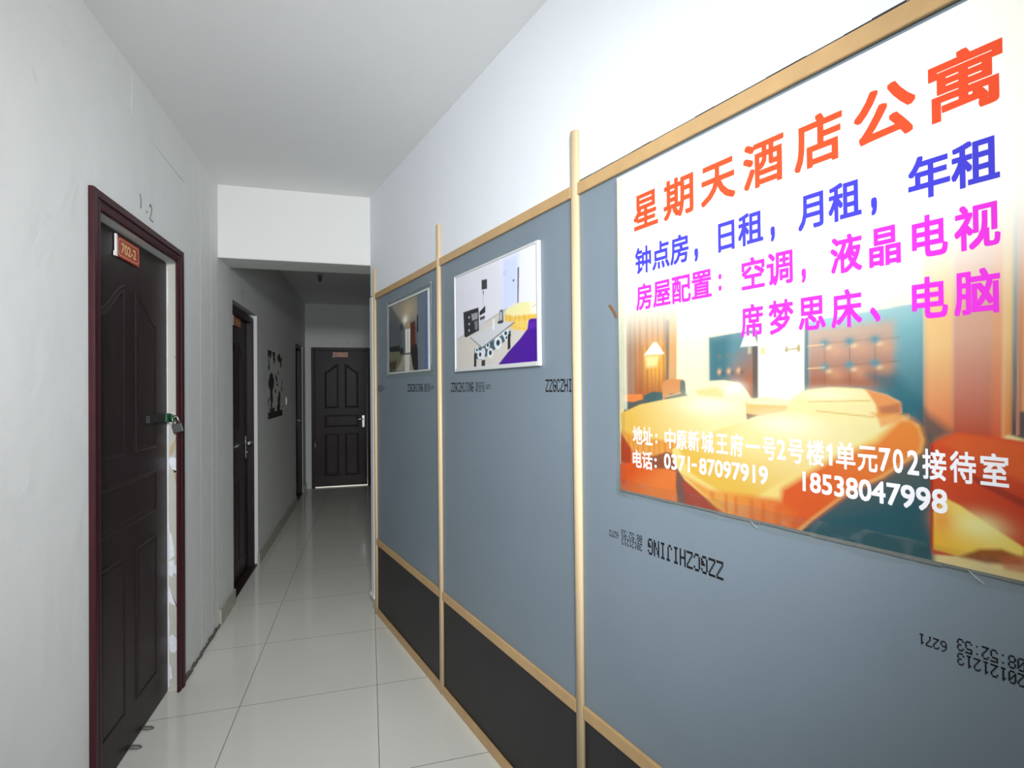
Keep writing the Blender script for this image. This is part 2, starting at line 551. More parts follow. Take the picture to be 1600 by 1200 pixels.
# ------------------------------------------------------------------ printed pictures
class Canvas:
    """a picture painted from outlines in metres on a sheet, stored as colours on a fine mesh"""
    def __init__(self, x0, x1, z0, z1, nx, nz):
        self.b = (x0, x1, z0, z1)
        self.nx, self.nz = nx, nz
        self.X, self.Z = np.meshgrid(np.linspace(x0, x1, nx), np.linspace(z0, z1, nz))
        self.C = np.ones((nz, nx, 3))

    @staticmethod
    def lin(c):
        return np.array(srgb(*c)[:3])

    def fill(self, c):
        self.C[:] = self.lin(c)

    def _mask(self, pts, soft):
        X, Z = self.X, self.Z
        inside = np.zeros(X.shape, bool)
        d2 = np.full(X.shape, 1e9)
        n = len(pts)
        for i in range(n):
            (ax, az), (bx, bz) = pts[i], pts[(i + 1) % n]
            ex, ez = bx - ax, bz - az
            L = ex * ex + ez * ez + 1e-12
            t = np.clip(((X - ax) * ex + (Z - az) * ez) / L, 0, 1)
            d2 = np.minimum(d2, (X - ax - t * ex) ** 2 + (Z - az - t * ez) ** 2)
            cr = (az > Z) != (bz > Z)
            if ez != 0:
                inside ^= cr & (X < ex * (Z - az) / ez + ax)
        d = np.sqrt(d2) * np.where(inside, 1, -1)
        return np.clip(d / (2 * soft) + 0.5, 0, 1)

    def grad(self, c, c2, a, b):
        """colour running from c at point a to c2 at point b"""
        (ax, az), (bx, bz) = a, b
        ex, ez = bx - ax, bz - az
        t = np.clip(((self.X - ax) * ex + (self.Z - az) * ez) / (ex * ex + ez * ez), 0, 1)[..., None]
        return self.lin(c) * (1 - t) + self.lin(c2) * t

    def poly(self, pts, c, soft=0.002, alpha=1.0, c2=None, a=None, b=None, fade=None):
        m = self._mask(pts, soft) * alpha
        if fade:
            (ax, az), (bx, bz) = fade
            ex, ez = bx - ax, bz - az
            m = m * np.clip(((self.X - ax) * ex + (self.Z - az) * ez) / (ex * ex + ez * ez), 0, 1)
        col = self.grad(c, c2, a, b) if c2 else self.lin(c)
        self.C = self.C * (1 - m[..., None]) + col * m[..., None]

    def glow(self, p, rx, rz, c, alpha=1.0, power=1.0):
        q = ((self.X - p[0]) / rx) ** 2 + ((self.Z - p[1]) / rz) ** 2
        m = (np.exp(-q * 1.5) ** power * alpha)[..., None]
        self.C = self.C * (1 - m) + self.lin(c) * m

    def disc(self, p, rx, rz, c, soft=0.2, alpha=1.0):
        q = np.sqrt(((self.X - p[0]) / rx) ** 2 + ((self.Z - p[1]) / rz) ** 2)
        m = (np.clip((1 - q) / soft + 0.5, 0, 1) * alpha)[..., None]
        self.C = self.C * (1 - m) + self.lin(c) * m

    def stripes(self, pts, c, period, width, alpha, soft=0.002, fade=None):
        m = self._mask(pts, soft) * alpha
        w = 0.5 + 0.5 * np.sin(self.X / period * 2 * math.pi + 0.8 * np.sin(self.X * 90))
        m = m * np.clip((w - (1 - width)) / width, 0, 1)
        if fade:
            (ax, az), (bx, bz) = fade
            ex, ez = bx - ax, bz - az
            m = m * np.clip(((self.X - ax) * ex + (self.Z - az) * ez) / (ex * ex + ez * ez), 0, 1)
        self.C = self.C * (1 - m[..., None]) + self.lin(c) * m[..., None]

    def line(self, p, q, w, c, alpha=1.0, soft=0.001):
        dx, dz = q[0] - p[0], q[1] - p[1]
        L = math.hypot(dx, dz)
        nx_, nz_ = -dz / L * w / 2, dx / L * w / 2
        self.poly([(p[0] + nx_, p[1] + nz_), (q[0] + nx_, q[1] + nz_), (q[0] - nx_, q[1] - nz_), (p[0] - nx_, p[1] - nz_)], c, soft, alpha)

    def link(self, name, y, mat, parent, thick=0.003, edge=None):
        nx, nz = self.nx, self.nz
        org = ORG[parent.name]
        n = nx * nz
        co = np.stack([self.X.ravel() - org.x, np.full(n, y) - org.y, self.Z.ravel() - org.z], 1)
        idx = np.arange(n).reshape(nz, nx)
        q = np.stack([idx[:-1, :-1], idx[:-1, 1:], idx[1:, 1:], idx[1:, :-1]], -1).reshape(-1, 4)
        x0, x1, z0, z1 = self.b
        bk = np.array([(x0, y + thick, z0), (x1, y + thick, z0), (x1, y + thick, z1), (x0, y + thick, z1)]) - np.array(org[:])
        co = np.vstack([co, bk])
        c = [int(idx[0, 0]), int(idx[0, -1]), int(idx[-1, -1]), int(idx[-1, 0])]
        side = [(c[1], c[0], n, n + 1), (c[2], c[1], n + 1, n + 2), (c[3], c[2], n + 2, n + 3), (c[0], c[3], n + 3, n), (n + 3, n + 2, n + 1, n)]
        me = bpy.data.meshes.new(name)
        me.from_pydata(co.tolist(), [], q.tolist() + side)
        at = me.color_attributes.new('print', 'FLOAT_COLOR', 'POINT')
        col = np.ones((n + 4, 4), np.float32)
        col[:n, :3] = np.clip(self.C, 0, 1).reshape(-1, 3)
        col[n:, :3] = 0.6
        at.data.foreach_set('color', col.ravel())
        me.materials.append(mat)
        o = bpy.data.objects.new(name, me)
        COL.objects.link(o)
        o.parent = parent
        ORG[o.name] = org
        return o


# ------------------------------------------------------------------ the shell of the corridor
CEIL = 2.69
Y0, Y1 = -2.4, 8.0
XL, XI = -0.88, 0.028

mb = MB()
mb.face([(-1.2, Y0 - 0.2, 0), (2.4, Y0 - 0.2, 0), (2.4, 9.2, 0), (-1.2, 9.2, 0)])
mb.box(-1.2, 2.4, Y0 - 0.2, 9.2, -0.12, -0.002)
structure(mb.link('floor', M_FLOOR, None, G, (0, 0, 0)), 'polished cream tile floor of the corridor', 'floor')

mb = MB()
mb.box(-1.2, 2.4, Y0 - 0.2, 9.2, CEIL, CEIL + 0.12)
structure(mb.link('ceiling', M_CEIL, None, G, (0, 0, CEIL)), 'plain white painted ceiling over the corridor', 'ceiling')

# the left wall, with a shallow recess for each door
OPEN = [(2.005, 2.812, 2.045, 0.13), (3.845, 4.632, 2.045, 0.16), (6.955, 7.66, 2.03, 0.16)]


def recessed_wall(x0, x1, top, openings):
    mb = MB()
    xs = x0
    def front(a, b, z0, z1):
        mb.face([(a, 0, z0), (b, 0, z0), (b, 0, z1), (a, 0, z1)])
    for a, b, h, d in openings:
        front(xs, a, 0, top)
        front(a, b, h, top)
        mb.face([(a, 0, 0), (a, d, 0), (a, d, h), (a, 0, h)])
        mb.face([(b, 0, 0), (b, 0, h), (b, d, h), (b, d, 0)])
        mb.face([(a, 0, h), (a, d, h), (b, d, h), (b, 0, h)])
        mb.face([(a, d, 0), (b, d, 0), (b, d, h), (a, d, h)])
        xs = b
    front(xs, x1, 0, top)
    mb.face([(x0, 0.2, 0), (x1, 0.2, 0), (x1, 0.2, top), (x0, 0.2, top)])
    mb.face([(x0, 0, 0), (x0, 0.2, 0), (x0, 0.2, top), (x0, 0, top)])
    mb.face([(x1, 0, 0), (x1, 0.2, 0), (x1, 0.2, top), (x1, 0, top)])
    mb.face([(x0, 0, top), (x1, 0, top), (x1, 0.2, top), (x0, 0.2, top)])
    bmesh.ops.remove_doubles(mb.bm, verts=mb.bm.verts, dist=1e-5)
    return mb


wl = recessed_wall(Y0, Y1, CEIL, OPEN).link('wall_left', M_WALL, None, LEFT, (0, 0, 0))
structure(wl, 'long white plastered corridor wall with three dark doors', 'wall')
# plaster ridges left where the wall was patched beside the beam
mb = MB()
for x, w, h in ((3.16, 0.012, CEIL), (3.36, 0.010, 2.5), (3.475, 0.022, CEIL)):
    mb.sweep([(x - w, 0.0005), (x, -0.0012), (x + w, 0.0005)], 'z', 0.02, h)
mb.link('plaster_ridge', M_WALL, wl)
mb = MB()
mb.tube([(0.9, 0.0002, 2.585), (1.4, 0.0, 2.566), (1.75, 0.0002, 2.548), (2.1, 0.0, 2.52), (2.45, 0.0002, 2.49), (2.9, 0.0, 2.47)], 0.0016, 5)
mb.tube([(2.315, 0.0006, 2.67), (2.322, 0.0008, 2.62), (2.312, 0.0006, 2.55), (2.325, 0.0008, 2.47)], 0.0016, 5)
mb.link('plaster_seam', M_WALL, wl)

# pencilled number above the near door, read from the corridor
def scribble(strokes, y):
    mb = MB()
    for s in strokes:
        mb.tube([(x, y, z) for x, z in s], 0.0022, 5)
    return mb
scribble([[(2.385, 2.222), (2.393, 2.200), (2.391, 2.165)], [(2.446, 2.172), (2.458, 2.170)],
          [(2.476, 2.200), (2.486, 2.215), (2.500, 2.200), (2.492, 2.172), (2.480, 2.150), (2.512, 2.148)]], -0.001).link('pencil_mark', M_PENCIL, wl)
scribble([[(4.115, 2.135), (4.128, 2.160), (4.14, 2.145), (4.125, 2.095)]], -0.001).link('pencil_mark', M_PENCIL, wl)
# a small blue smudge low on the wall near the front
mb = MB()
for a, b in ((-0.012, 0.004), (0.0, -0.008), (0.012, 0.006)):
    mb.prism([(1.315 + a - 0.006, 0.972 + b - 0.003), (1.315 + a + 0.006, 0.972 + b - 0.002), (1.315 + a + 0.003, 0.972 + b + 0.006)], -0.0008, 0.001)
o = mb.link('ink_smudge', plain('blue_ink', (0.25, 0.42, 0.75, 1), 0.8), wl)
o['label'] = 'small pale blue smudge'

# the far wall, open behind its door where the room beyond is lit
mb = MB()
mb.box(XL, -0.765, 0, 0.14, 0, CEIL)
mb.box(-0.765, -0.005, 0, 0.14, 2.03, CEIL)
mb.box(-0.005, 0.3, 0, 0.14, 0, CEIL)
mb.box(XL, 0.3, -0.012, 0, 2.34, CEIL)
structure(mb.link('wall_front', M_WALL, None, ENDW, (0, 0, 0)), 'plastered wall closing the far end of the corridor', 'wall')
mb = MB()
mb.box(-1.1, 0.4, 1.1, 1.2, 0, CEIL)
mb.box(-1.1, -1.0, 0.14, 1.1, 0, CEIL)
mb.box(0.3, 0.4, 0.14, 1.1, 0, CEIL)
structure(mb.link('wall_room_beyond', M_WALL, None, ENDW, (0, 0, 0)), 'white walls of the lit room beyond the far door', 'wall')

# the inner corridor's right wall, behind the partition
mb = MB()
mb.box(XI, XI + 0.15, 3.56, 8.0, 0, CEIL)
structure(mb.link('wall_inner', M_WALL, None, G, (XI, 3.56, 0)), 'plain wall of the inner corridor running behind the partition', 'wall')

mb = MB()
mb.box(-1.1, 2.3, Y0 - 0.15, Y0, 0, CEIL)
structure(mb.link('wall_back', M_WALL, None, G, (0, Y0, 0)), 'white wall behind the viewer', 'wall')

# the deep beam where the corridor narrows
mb = MB()
mb.box(XL - 0.01, 0.20, 3.5, 3.775, 2.242, CEIL + 0.01, 0.006)
structure(mb.link('ceiling_beam', M_BEAM, None, G, (-0.43, 3.5, 2.242)), 'white beam hanging from the ceiling across the corridor', 'beam')

# the slanting partition: white plaster above, studs behind the boards below
P0, P1 = -3.36, 2.6
mb = MB()
mb.box(P0, P1, 0.0, 0.10, 2.037, CEIL)
mb.box(P0 - 0.008, P1, 0.0135, 0.10, 0, 2.0365)
wr = structure(mb.link('wall_right', M_WALLR, None, PART, (0, 0, 0)), 'slanting partition wall, white plaster above the grey boards', 'wall')

# skirting tiles along the left wall
mb = MB()
for a, b in ((3.495, 3.845), (4.632, 6.955), (7.66, 8.0)):
    mb.box(a, b, -0.013, 0.004, 0, 0.098, 0.002)
structure(mb.link('baseboard_left', M_BASE, None, LEFT, (3.5, 0, 0)), 'low beige skirting tiles along the left wall beyond the beam', 'baseboard')
# dirt line where the skirting is missing
mb = MB()
rng = random.Random(5)
xs = [2.86 + i * 0.04 for i in range(17)]
prev = None
for i in range(len(xs) - 1):
    h0, h1 = 0.010 + rng.random() * 0.018, 0.010 + rng.random() * 0.018
    mb.prism([(xs[i], 0.0), (xs[i + 1], 0.0), (xs[i + 1], h1), (xs[i], h0)], -0.004 - 0.006 * rng.random(), 0.002)
o = mb.link('mortar_edge', plain('dirty_mortar', (0.13, 0.12, 0.105, 1), 0.9, var=0.3, scale=60), wl)
o['label'] = 'dirty broken mortar edge at the foot of the wall'

# ------------------------------------------------------------------ partition boards and battens
BAYS = [(-3.253, -2.255), (-2.255, -1.220), (-1.220, -0.165), (-0.165, 0.88), (0.88, 1.92)]
WHERE = ['in the farthest bay, by the corridor mouth', 'in the second bay, behind the white-framed photo', 'in the third bay, behind the big hotel poster',
         'past the big poster', 'nearest the back wall']
codes = {}
for i, (a, b) in enumerate(BAYS):
    if i > 2:                                   # beyond the picture's right edge: plain cladding of the wall
        MB().box(a + 0.0006, b - 0.0006, 0.0, 0.012, 0.4406, 2.0355).link('cladding', M_GREY, wr)
        MB().box(a + 0.0006, b - 0.0006, 0.0, 0.012, 0.0005, 0.4396).link('kick_cladding', M_BLACK, wr)
        continue
    t = thing('wall_board', PART, ((a + b) / 2, 0, 0.46), 'tall grey wall board ' + WHERE[i], 'wall board', 'grey boards of the partition')
    MB().box(a + 0.0006, b - 0.0006, 0.0, 0.012, 0.4406, 2.0355).link('board', M_GREY, t)
    codes[i] = t
    t2 = MB().box(a + 0.0006, b - 0.0006, 0.0, 0.012, 0.0005, 0.4396).link('kick_board', M_BLACK, None, PART, ((a + b) / 2, 0, 0.0))
    props(t2, 'low black kick board ' + WHERE[i].replace('behind', 'below'), 'kick board', 'black kick boards of the partition', 'thing')


def factory_print(t, segs, label=None):
    for s in segs:
        mb = MB()
        dot_text(mb, *s)
        if not len(mb.bm.faces):
            mb.bm.free()
            continue
        bmesh.ops.solidify(mb.bm, geom=list(mb.bm.faces), thickness=0.0004)
        mb.link('factory_print', M_INK, t)


YP = -0.0006
def full_code(x, z, flip, num, x_min=None, x_max=None, lead=0.0):
    s = -1 if flip else 1
    return [('ZZGCZHIJING', x, z, 0.0203, 0.041, flip, YP, x_min, x_max),
            ('20121213', x + s * 0.240, z + s * 0.0215, 0.0096, 0.019, flip, YP, x_min, x_max),
            ('08:52:53', x + s * 0.240, z + s * 0.000, 0.0096, 0.019, flip, YP, x_min, x_max),
            (num, x + s * 0.328, z + s * 0.012, 0.0094, 0.017, flip, YP, x_min, x_max)]
factory_print(codes[0], full_code(-3.449, 1.412, False, '6270', x_min=-3.23) + full_code(-2.679, 1.412, False, '6271', x_max=-2.28))
factory_print(codes[1], full_code(-2.121, 1.411, False, '6273') + full_code(-1.384, 1.411, False, '6272', x_max=-1.23))
factory_print(codes[2], full_code(-0.7214, 1.0385, True, '6272') + full_code(0.0, 1.0385, True, '6271', x_max=-0.18))
# a brown scuff beside the poster's left edge
mb = MB()
mb.prism([(-1.0792, 1.6528), (-1.0688, 1.6531), (-1.0463, 1.6253), (-1.044, 1.6128), (-1.0515, 1.6137), (-1.0614, 1.6308)], -0.001, 0.0005)
o = mb.link('scuff_mark', plain('rust_brown', (0.20, 0.10, 0.03, 1), 0.8), codes[2])

# battens: upright poles, and rails between them
POLES = [-3.253, -2.238, -1.215, -0.150, 0.895, 1.93]
for i, x in enumerate(POLES):
    mb = MB()
    r, d = 0.0165, 0.0145
    prof = [(x - r, 0.0)] + [(x - r * math.cos(math.pi * k / 12), -0.006 - (d - 0.006) * math.sin(math.pi * k / 12)) for k in range(13)] + [(x + r, 0.0)]
    mb.sweep(prof, 'z', 0.002, 2.198)
    for f in mb.bm.faces:
        f.smooth = abs(f.normal.z) < 0.5
    o = mb.link('trim_%d' % (i + 1), M_POLE, None, PART, (x, 0, 0))
    structure(o, ['cream upright batten at the corridor mouth end of the partition', 'cream upright batten between the two hung photos',
                  'cream upright batten left of the big hotel poster', 'cream upright batten at the right end of the big poster',
                  'cream upright batten past the big poster', 'cream upright batten farthest back along the partition'][i], 'batten')
k = len(POLES)
for i in range(len(BAYS)):
    a, b = POLES[i] + 0.0165, POLES[i + 1] - 0.0165
    for nm, z0, z1 in (('top', 2.001, 2.037), ('middle', 0.443, 0.481), ('bottom', 0.0, 0.041)):
        k += 1
        mb = MB().box(a, b, -0.0105, 0.0, z0, z1, 0.0025, 2)
        o = mb.link('trim_%d' % k, M_RAIL, None, PART, ((a + b) / 2, 0, z0))
        structure(o, 'tan %s rail of the partition, %s' % (nm, WHERE[i].split(',')[0]), 'batten')
# dark strip painted as the shade in the crack on top of the rail
mb = MB()
rng = random.Random(11)
x = -1.19
while x < -0.18:
    l = 0.03 + 0.05 * rng.random()
    h = 0.0015 + (0.006 if rng.random() > 0.72 and x > -0.6 else 0.0015) * rng.random()
    mb.box(x, min(x + l, -0.18), -0.0075, 0.001, 2.0365, 2.0385 + h, 0.0006, 1)
    x += l
o = mb.link('gap_shade', M_GAP, wr)
o['label'] = 'thin broken dark line of painted shade in the crack along the rail'

# the white strip closing the partition's end
t = thing('corner_strip', PART, (-3.318, 0, 0.075), 'slim white plastic corner strip at the end of the partition', 'corner strip')
MB().box(-3.374, -3.316, -0.003, 0.012, 0.095, 2.03, 0.002).link('strip', M_WHITEPL, t)
MB().box(-3.400, -3.306, -0.010, 0.012, 0.072, 0.097, 0.003).link('end_clip', M_WHITEPL, t)
mb = MB()
mb.prism([(-3.362, 0.0), (-3.285, 0.0), (-3.285, 0.072), (-3.368, 0.072), (-3.350, 0.035)], 0.0, 0.012)
o = mb.link('rough_mortar', M_JAMB, wr)

# ------------------------------------------------------------------ doors
def panel_outlines(x0, x1, z0, z1):
    w, h = x1 - x0, z1 - z0
    X = lambda f: x0 + f * w
    Zz = lambda f: z0 + f * h
    def ogee(l, r, b, sh, pk, rising):
        top = []
        for k in range(9):
            t = k / 8
            s = t * t * (3 - 2 * t)
            top.append((l + (r - l) * t, sh + (pk - sh) * (s if rising else 1 - s)))
        return [(X(l), Zz(b)), (X(r), Zz(b))] + [(X(a), Zz(c)) for a, c in reversed(top)]
    rect = lambda l, r, b, t: [(X(l), Zz(b)), (X(r), Zz(b)), (X(r), Zz(t)), (X(l), Zz(t))]
    return [ogee(.18, .45, .575, .845, .905, True), ogee(.565, .835, .575, .845, .905, False), rect(.18, .835, .435, .525),
            rect(.18, .45, .075, .385), rect(.565, .835, .075, .385)]


def offset_ring(pts, d):
    """outline (counter-clockwise, x to the right and z up) moved inwards by d"""
    n = len(pts)
    out = []
    for i in range(n):
        (ax, az), (bx, bz), (cx, cz) = pts[i - 1], pts[i], pts[(i + 1) % n]
        l1, l2 = math.hypot(bx - ax, bz - az), math.hypot(cx - bx, cz - bz)
        n1, n2 = (-(bz - az) / l1, (bx - ax) / l1), (-(cz - bz) / l2, (cx - bx) / l2)
        k = max(0.35, 1 + n1[0] * n2[0] + n1[1] * n2[1])
        out.append((bx + d * (n1[0] + n2[0]) / k, bz + d * (n1[1] + n2[1]) / k))
    return out


def leaf_mesh(x0, x1, y, z0, z1):
    mb = MB()
    mb.box(x0, x1, y, y + 0.04, z0, z1, 0.0015, 1)
    for ol in panel_outlines(x0, x1, z0, z1):
        # raised bead, then a shallow groove, then the flat field
        rings = []
        for d, h in ((0.0, 0.0002), (0.005, 0.0042), (0.010, 0.0042), (0.017, 0.0005), (0.030, 0.0030)):
            rings.append([mb.bm.verts.new((px, y - h, pz)) for px, pz in (offset_ring(ol, d) if d else ol)])
        n = len(ol)
        for r0, r1 in zip(rings[:-1], rings[1:]):
            for i in range(n):
                mb.bm.faces.new((r0[i], r0[(i + 1) % n], r1[(i + 1) % n], r1[i]))
        mb.bm.faces.new(rings[-1])
    return mb


def lever_handle(leaf, xh, y, zc, toward):
    """a long backplate with a lever reaching towards the hinge side"""
    mb = MB()
    mb.box(xh - 0.019, xh + 0.019, y - 0.008, y, zc - 0.095, zc + 0.085, 0.004)
    o = mb.link('backplate', M_CHROME, leaf)
    mb = MB()
    mb.cyl((xh, y - 0.008, zc + 0.03), (xh, y - 0.045, zc + 0.03), 0.009, 14)
    mb.tube([(xh, y - 0.045, zc + 0.03), (xh + toward * 0.03, y - 0.052, zc + 0.031), (xh + toward * 0.075, y - 0.050, zc + 0.027), (xh + toward * 0.115, y - 0.048, zc + 0.030)], [0.010, 0.009, 0.008, 0.007], 12)
    mb.link('lever', M_CHROME, leaf)
    mb = MB()
    mb.cyl((xh, y - 0.008, zc - 0.045), (xh, y - 0.016, zc - 0.045), 0.010, 14)
    mb.link('lock_cylinder', M_CHROME, leaf)


def number_sign(fr, x0, x1, y, z0, z1, text, label):
    t = thing('door_number_sign', fr, ((x0 + x1) / 2, y, z0), label, 'sign')
    MB().box(x0, x1, y - 0.005, y, z0, z1, 0.001, 1).link('plate', M_RED, t)
    w, h = x1 - x0, z1 - z0
    m = 0.10 * h
    mb = MB()
    yf = y - 0.0055
    c = 0.16 * h
    def ring(k):
        a0, a1, b0, b1 = x0 + m + k, x1 - m - k, z0 + m + k, z1 - m - k
        return [(a0 + c, b0), (a1 - c, b0), (a1 - c * .4, b0 + c * .4), (a1, b0 + c), (a1, b1 - c), (a1 - c * .4, b1 - c * .4), (a1 - c, b1), (a0 + c, b1), (a0 + c * .4, b1 - c * .4), (a0, b1 - c), (a0, b0 + c), (a0 + c * .4, b0 + c * .4)]
    o_, i_ = ring(0), ring(0.035 * h)
    n = len(o_)
    for q in range(n):
        r_ = (q + 1) % n
        mb.face([(o_[q][0], yf, o_[q][1]), (o_[r_][0], yf, o_[r_][1]), (i_[r_][0], yf, i_[r_][1]), (i_[q][0], yf, i_[q][1])])
    mb.link('gold_border', M_GOLD, t)
    if text:
        lettering('number', [(text, x0 + 0.17 * w, x1 - 0.17 * w, z0 + 0.27 * h, z1 - 0.27 * h, 'fit')], y - 0.0052, M_GOLD, t, 0.028)
    mb = MB()
    e = 0.012
    mb.box(x0 - e, x0, y - 0.007, y, z0 - 0.002, z1 + 0.002, 0.001, 1)
    mb.box(x0 - 0.02, x0 - e + 0.002, y - 0.006, y, z0 - 0.002, z0 + 0.016, 0.001, 1)
    mb.link('holder', M_WHITEPL, t)
    return t


# near door, bare recess with a wine-red surround on the wall face
a, b, h, d = OPEN[0]
d1 = thing('door_1', LEFT, ((a + b) / 2, 0.047, 0), 'near dark brown panelled door with wine red surround and padlock', 'door', None, 'structure')
leaf = leaf_mesh(a + 0.004, b - 0.004, 0.047, 0.004, h - 0.004).link('door_leaf', M_DOOR, d1)


def surround(x0, x1, z1, w, parent):
    """stepped casing: outer raised band, groove, inner bead; two uprights and a head"""
    for s, xa in ((1, x0), (-1, x1)):
        prof = [(0, 0.0), (0, -0.014), (0.003, -0.018), (0.026, -0.017), (0.031, -0.010), (0.036, -0.010), (0.041, -0.014), (w - 0.004, -0.011), (w, -0.008), (w, 0.0)]
        pr = [(xa + s * u, v) for u, v in prof]
        MB().sweep(pr, 'z', 0.003, z1 - 0.002).link('casing', M_WINE, parent)
    prof = [(0.0, 0), (-0.014, 0), (-0.018, -0.003), (-0.017, -0.026), (-0.010, -0.031), (-0.010, -0.036), (-0.014, -0.041), (-0.011, -(w - 0.004)), (-0.008, -w), (0, -w)]
    MB().sweep([(v, z1 + u) for v, u in prof], 'x', x0 + 0.001, x1 - 0.001).link('head_casing', M_WINE, parent)


surround(1.988, 2.842, 2.104, 0.062, d1)
# green slide bolt across the leaf's free edge, with its keeper on the bare jamb
mb = MB()
mb.box(2.560, 2.735, 0.030, 0.047, 1.288, 1.322, 0.002)
mb.link('slide_bolt', M_IRON, d1)
mb = MB()
mb.box(2.738, 2.806, 0.024, 0.047, 1.282, 1.322, 0.003)
mb.link('bolt_end', M_GREEN, d1)
mb = MB()
mb.box(2.770, 2.811, 0.002, 0.021, 1.296, 1.312, 0.002)
mb.box(2.786, 2.811, -0.004, 0.021, 1.282, 1.294, 0.002)
o = mb.link('bolt_keeper', M_GREEN, d1)
mb = MB()
mb.torus((2.800, 0.022, 1.298), 0.024, 0.0035, 'x', 20, 8)
mb.link('binding_ring', M_WHITEPL, d1)
# two small wire loops under the leaf
for x in (2.515, 2.395):
    mb = MB()
    mb.tube([(x - 0.008, 0.044, 0.012), (x - 0.009, 0.015, 0.006), (x, 0.004, 0.005), (x + 0.010, 0.014, 0.006), (x + 0.009, 0.044, 0.012)], 0.0032, 8)
    mb.link('wire_loop', plain('dull_wire', (0.14, 0.13, 0.12, 1), 0.6) if x > 2.5 else bpy.data.materials['dull_wire'], d1)
# bare jamb: plaster lining of the recess, putty line and peeled patches
mb = MB()
mb.box(b - 0.0012, b, -0.002, 0.047, 0.0, h)
jm = mb.link('jamb_plaster', M_JAMB, wl)
def jamb_patch(pts, mat, nm, yy=0.0):
    """outline as (depth, z) on the far jamb"""
    mb = MB()
    f = [mb.bm.verts.new((b - 0.0016 - yy, p, q)) for p, q in pts]
    g = [mb.bm.verts.new((b - 0.0002, p, q)) for p, q in pts]
    mb.bm.faces.new(f)
    n = len(pts)
    for i in range(n):
        mb.bm.faces.new((f[i], f[(i + 1) % n], g[(i + 1) % n], g[i]))
    return mb.link(nm, mat, wl)
rng = random.Random(3)
edge = [(0.047, 0.02)] + [(0.0405 + 0.004 * rng.random(), 0.02 + i * 0.05) for i in range(41)] + [(0.047, 2.03)]
jamb_patch(edge, M_FLAKE, 'putty_line')
jamb_patch([(0.040, 1.130), (0.034, 1.165), (0.018, 1.185), (0.006, 1.225), (0.003, 1.215), (0.014, 1.165), (0.018, 1.140), (0.030, 1.115)], M_TAN, 'peeled_patch')
jamb_patch([(0.040, 1.105), (0.024, 1.112), (0.002, 1.100), (0.001, 1.050), (0.014, 1.035), (0.030, 1.060), (0.040, 1.080)], M_FLAKE, 'peeled_patch')
jamb_patch([(0.024, 1.052), (0.002, 1.040), (0.001, 0.960), (0.010, 0.985)], M_TAN, 'peeled_patch')
jamb_patch([(0.040, 0.760), (0.030, 0.740), (0.022, 0.690), (0.018, 0.640), (0.040, 0.620)], M_FLAKE, 'peeled_patch')
jamb_patch([(0.041, 0.615), (0.020, 0.625), (0.018, 0.590), (0.003, 0.600), (0.002, 0.545), (0.020, 0.560), (0.030, 0.540), (0.041, 0.550)], M_FLAKE, 'peeled_patch')
jamb_patch([(0.041, 0.500), (0.034, 0.470), (0.016, 0.420), (0.004, 0.375), (0.008, 0.400), (0.028, 0.410), (0.041, 0.425)], M_FLAKE, 'peeled_patch')
jamb_patch([(0.041, 0.255), (0.030, 0.268), (0.014, 0.250), (0.004, 0.225), (0.006, 0.195), (0.020, 0.178), (0.034, 0.182), (0.041, 0.200)], M_FLAKE, 'peeled_patch')
jamb_patch([(0.041, 0.130), (0.034, 0.110), (0.030, 0.060), (0.041, 0.055)], M_FLAKE, 'peeled_patch')
number_sign(LEFT, 2.288, 2.487, 0.044, 1.944, 2.026, '702-2', 'red and gold sign reading 702-2 on the near door')

# padlock hanging from the keeper
t = thing('padlock', LEFT, (2.772, -0.010, 1.230), 'small dark grey padlock hanging beside the near door\'s green bolt', 'padlock')
q = Matrix.Rotation(R(-14), 3, 'X')
c = Vector((2.772, -0.010, 1.252))
mb = MB()
mb.box(-0.008, 0.008, -0.022, 0.022, -0.021, 0.021, 0.004)
for v in mb.bm.verts:
    v.co = q @ v.co + c
mb.link('body', M_LOCK, t)
mb = MB()
pts = []
for k in range(13):
    an = math.pi * k / 12
    pts.append(q @ Vector((0, 0.013 * math.cos(an), 0.042 + 0.013 * math.sin(an))) + c)
pts = [q @ Vector((0, 0.013, 0.019)) + c] + pts + [q @ Vector((0, -0.013, 0.019)) + c]
mb.tube(pts, 0.0035, 8)
mb.link('shackle', M_CHROME, t)


def framed_door(name, fr, x0, x1, h, depth, label, hx, hz, toward, sill=True, rev=0.03, gap=0.004):
    """door in a dark frame set back in its opening"""
    t = thing(name, fr, ((x0 + x1) / 2, depth, 0), label, 'door', None, 'structure')
    fw = 0.045
    for xa, xb in ((x0, x0 + fw), (x1 - fw, x1)):
        mb = MB()
        mb.box(xa, xb, rev, depth + 0.055, 0.0, h, 0.003)
        q0, q1 = (xa + 0.012, xa + 0.020) if xa == x0 else (xb - 0.020, xb - 0.012)
        mb.box(q0, q1, rev - 0.004, rev + 0.001, 0.0, h - 0.012, 0.0015, 1)
        mb.link('frame_post', M_DOOR, t)
    mb = MB()
    mb.box(x0 + fw, x1 - fw, rev, depth + 0.055, h - fw, h, 0.003)
    mb.link('frame_head', M_DOOR, t)
    lf = leaf_mesh(x0 + fw + 0.003, x1 - fw - 0.003, depth, gap, h - fw - 0.004).link('door_leaf', M_DOOR, t)
    if sill:
        MB().box(x0 + 0.001, x1 - 0.001, 0.004, depth - 0.002, 0.0005, 0.012, 0.002).link('threshold', M_DOOR, t)
    lever_handle(lf, hx, depth, hz, toward)
    return t


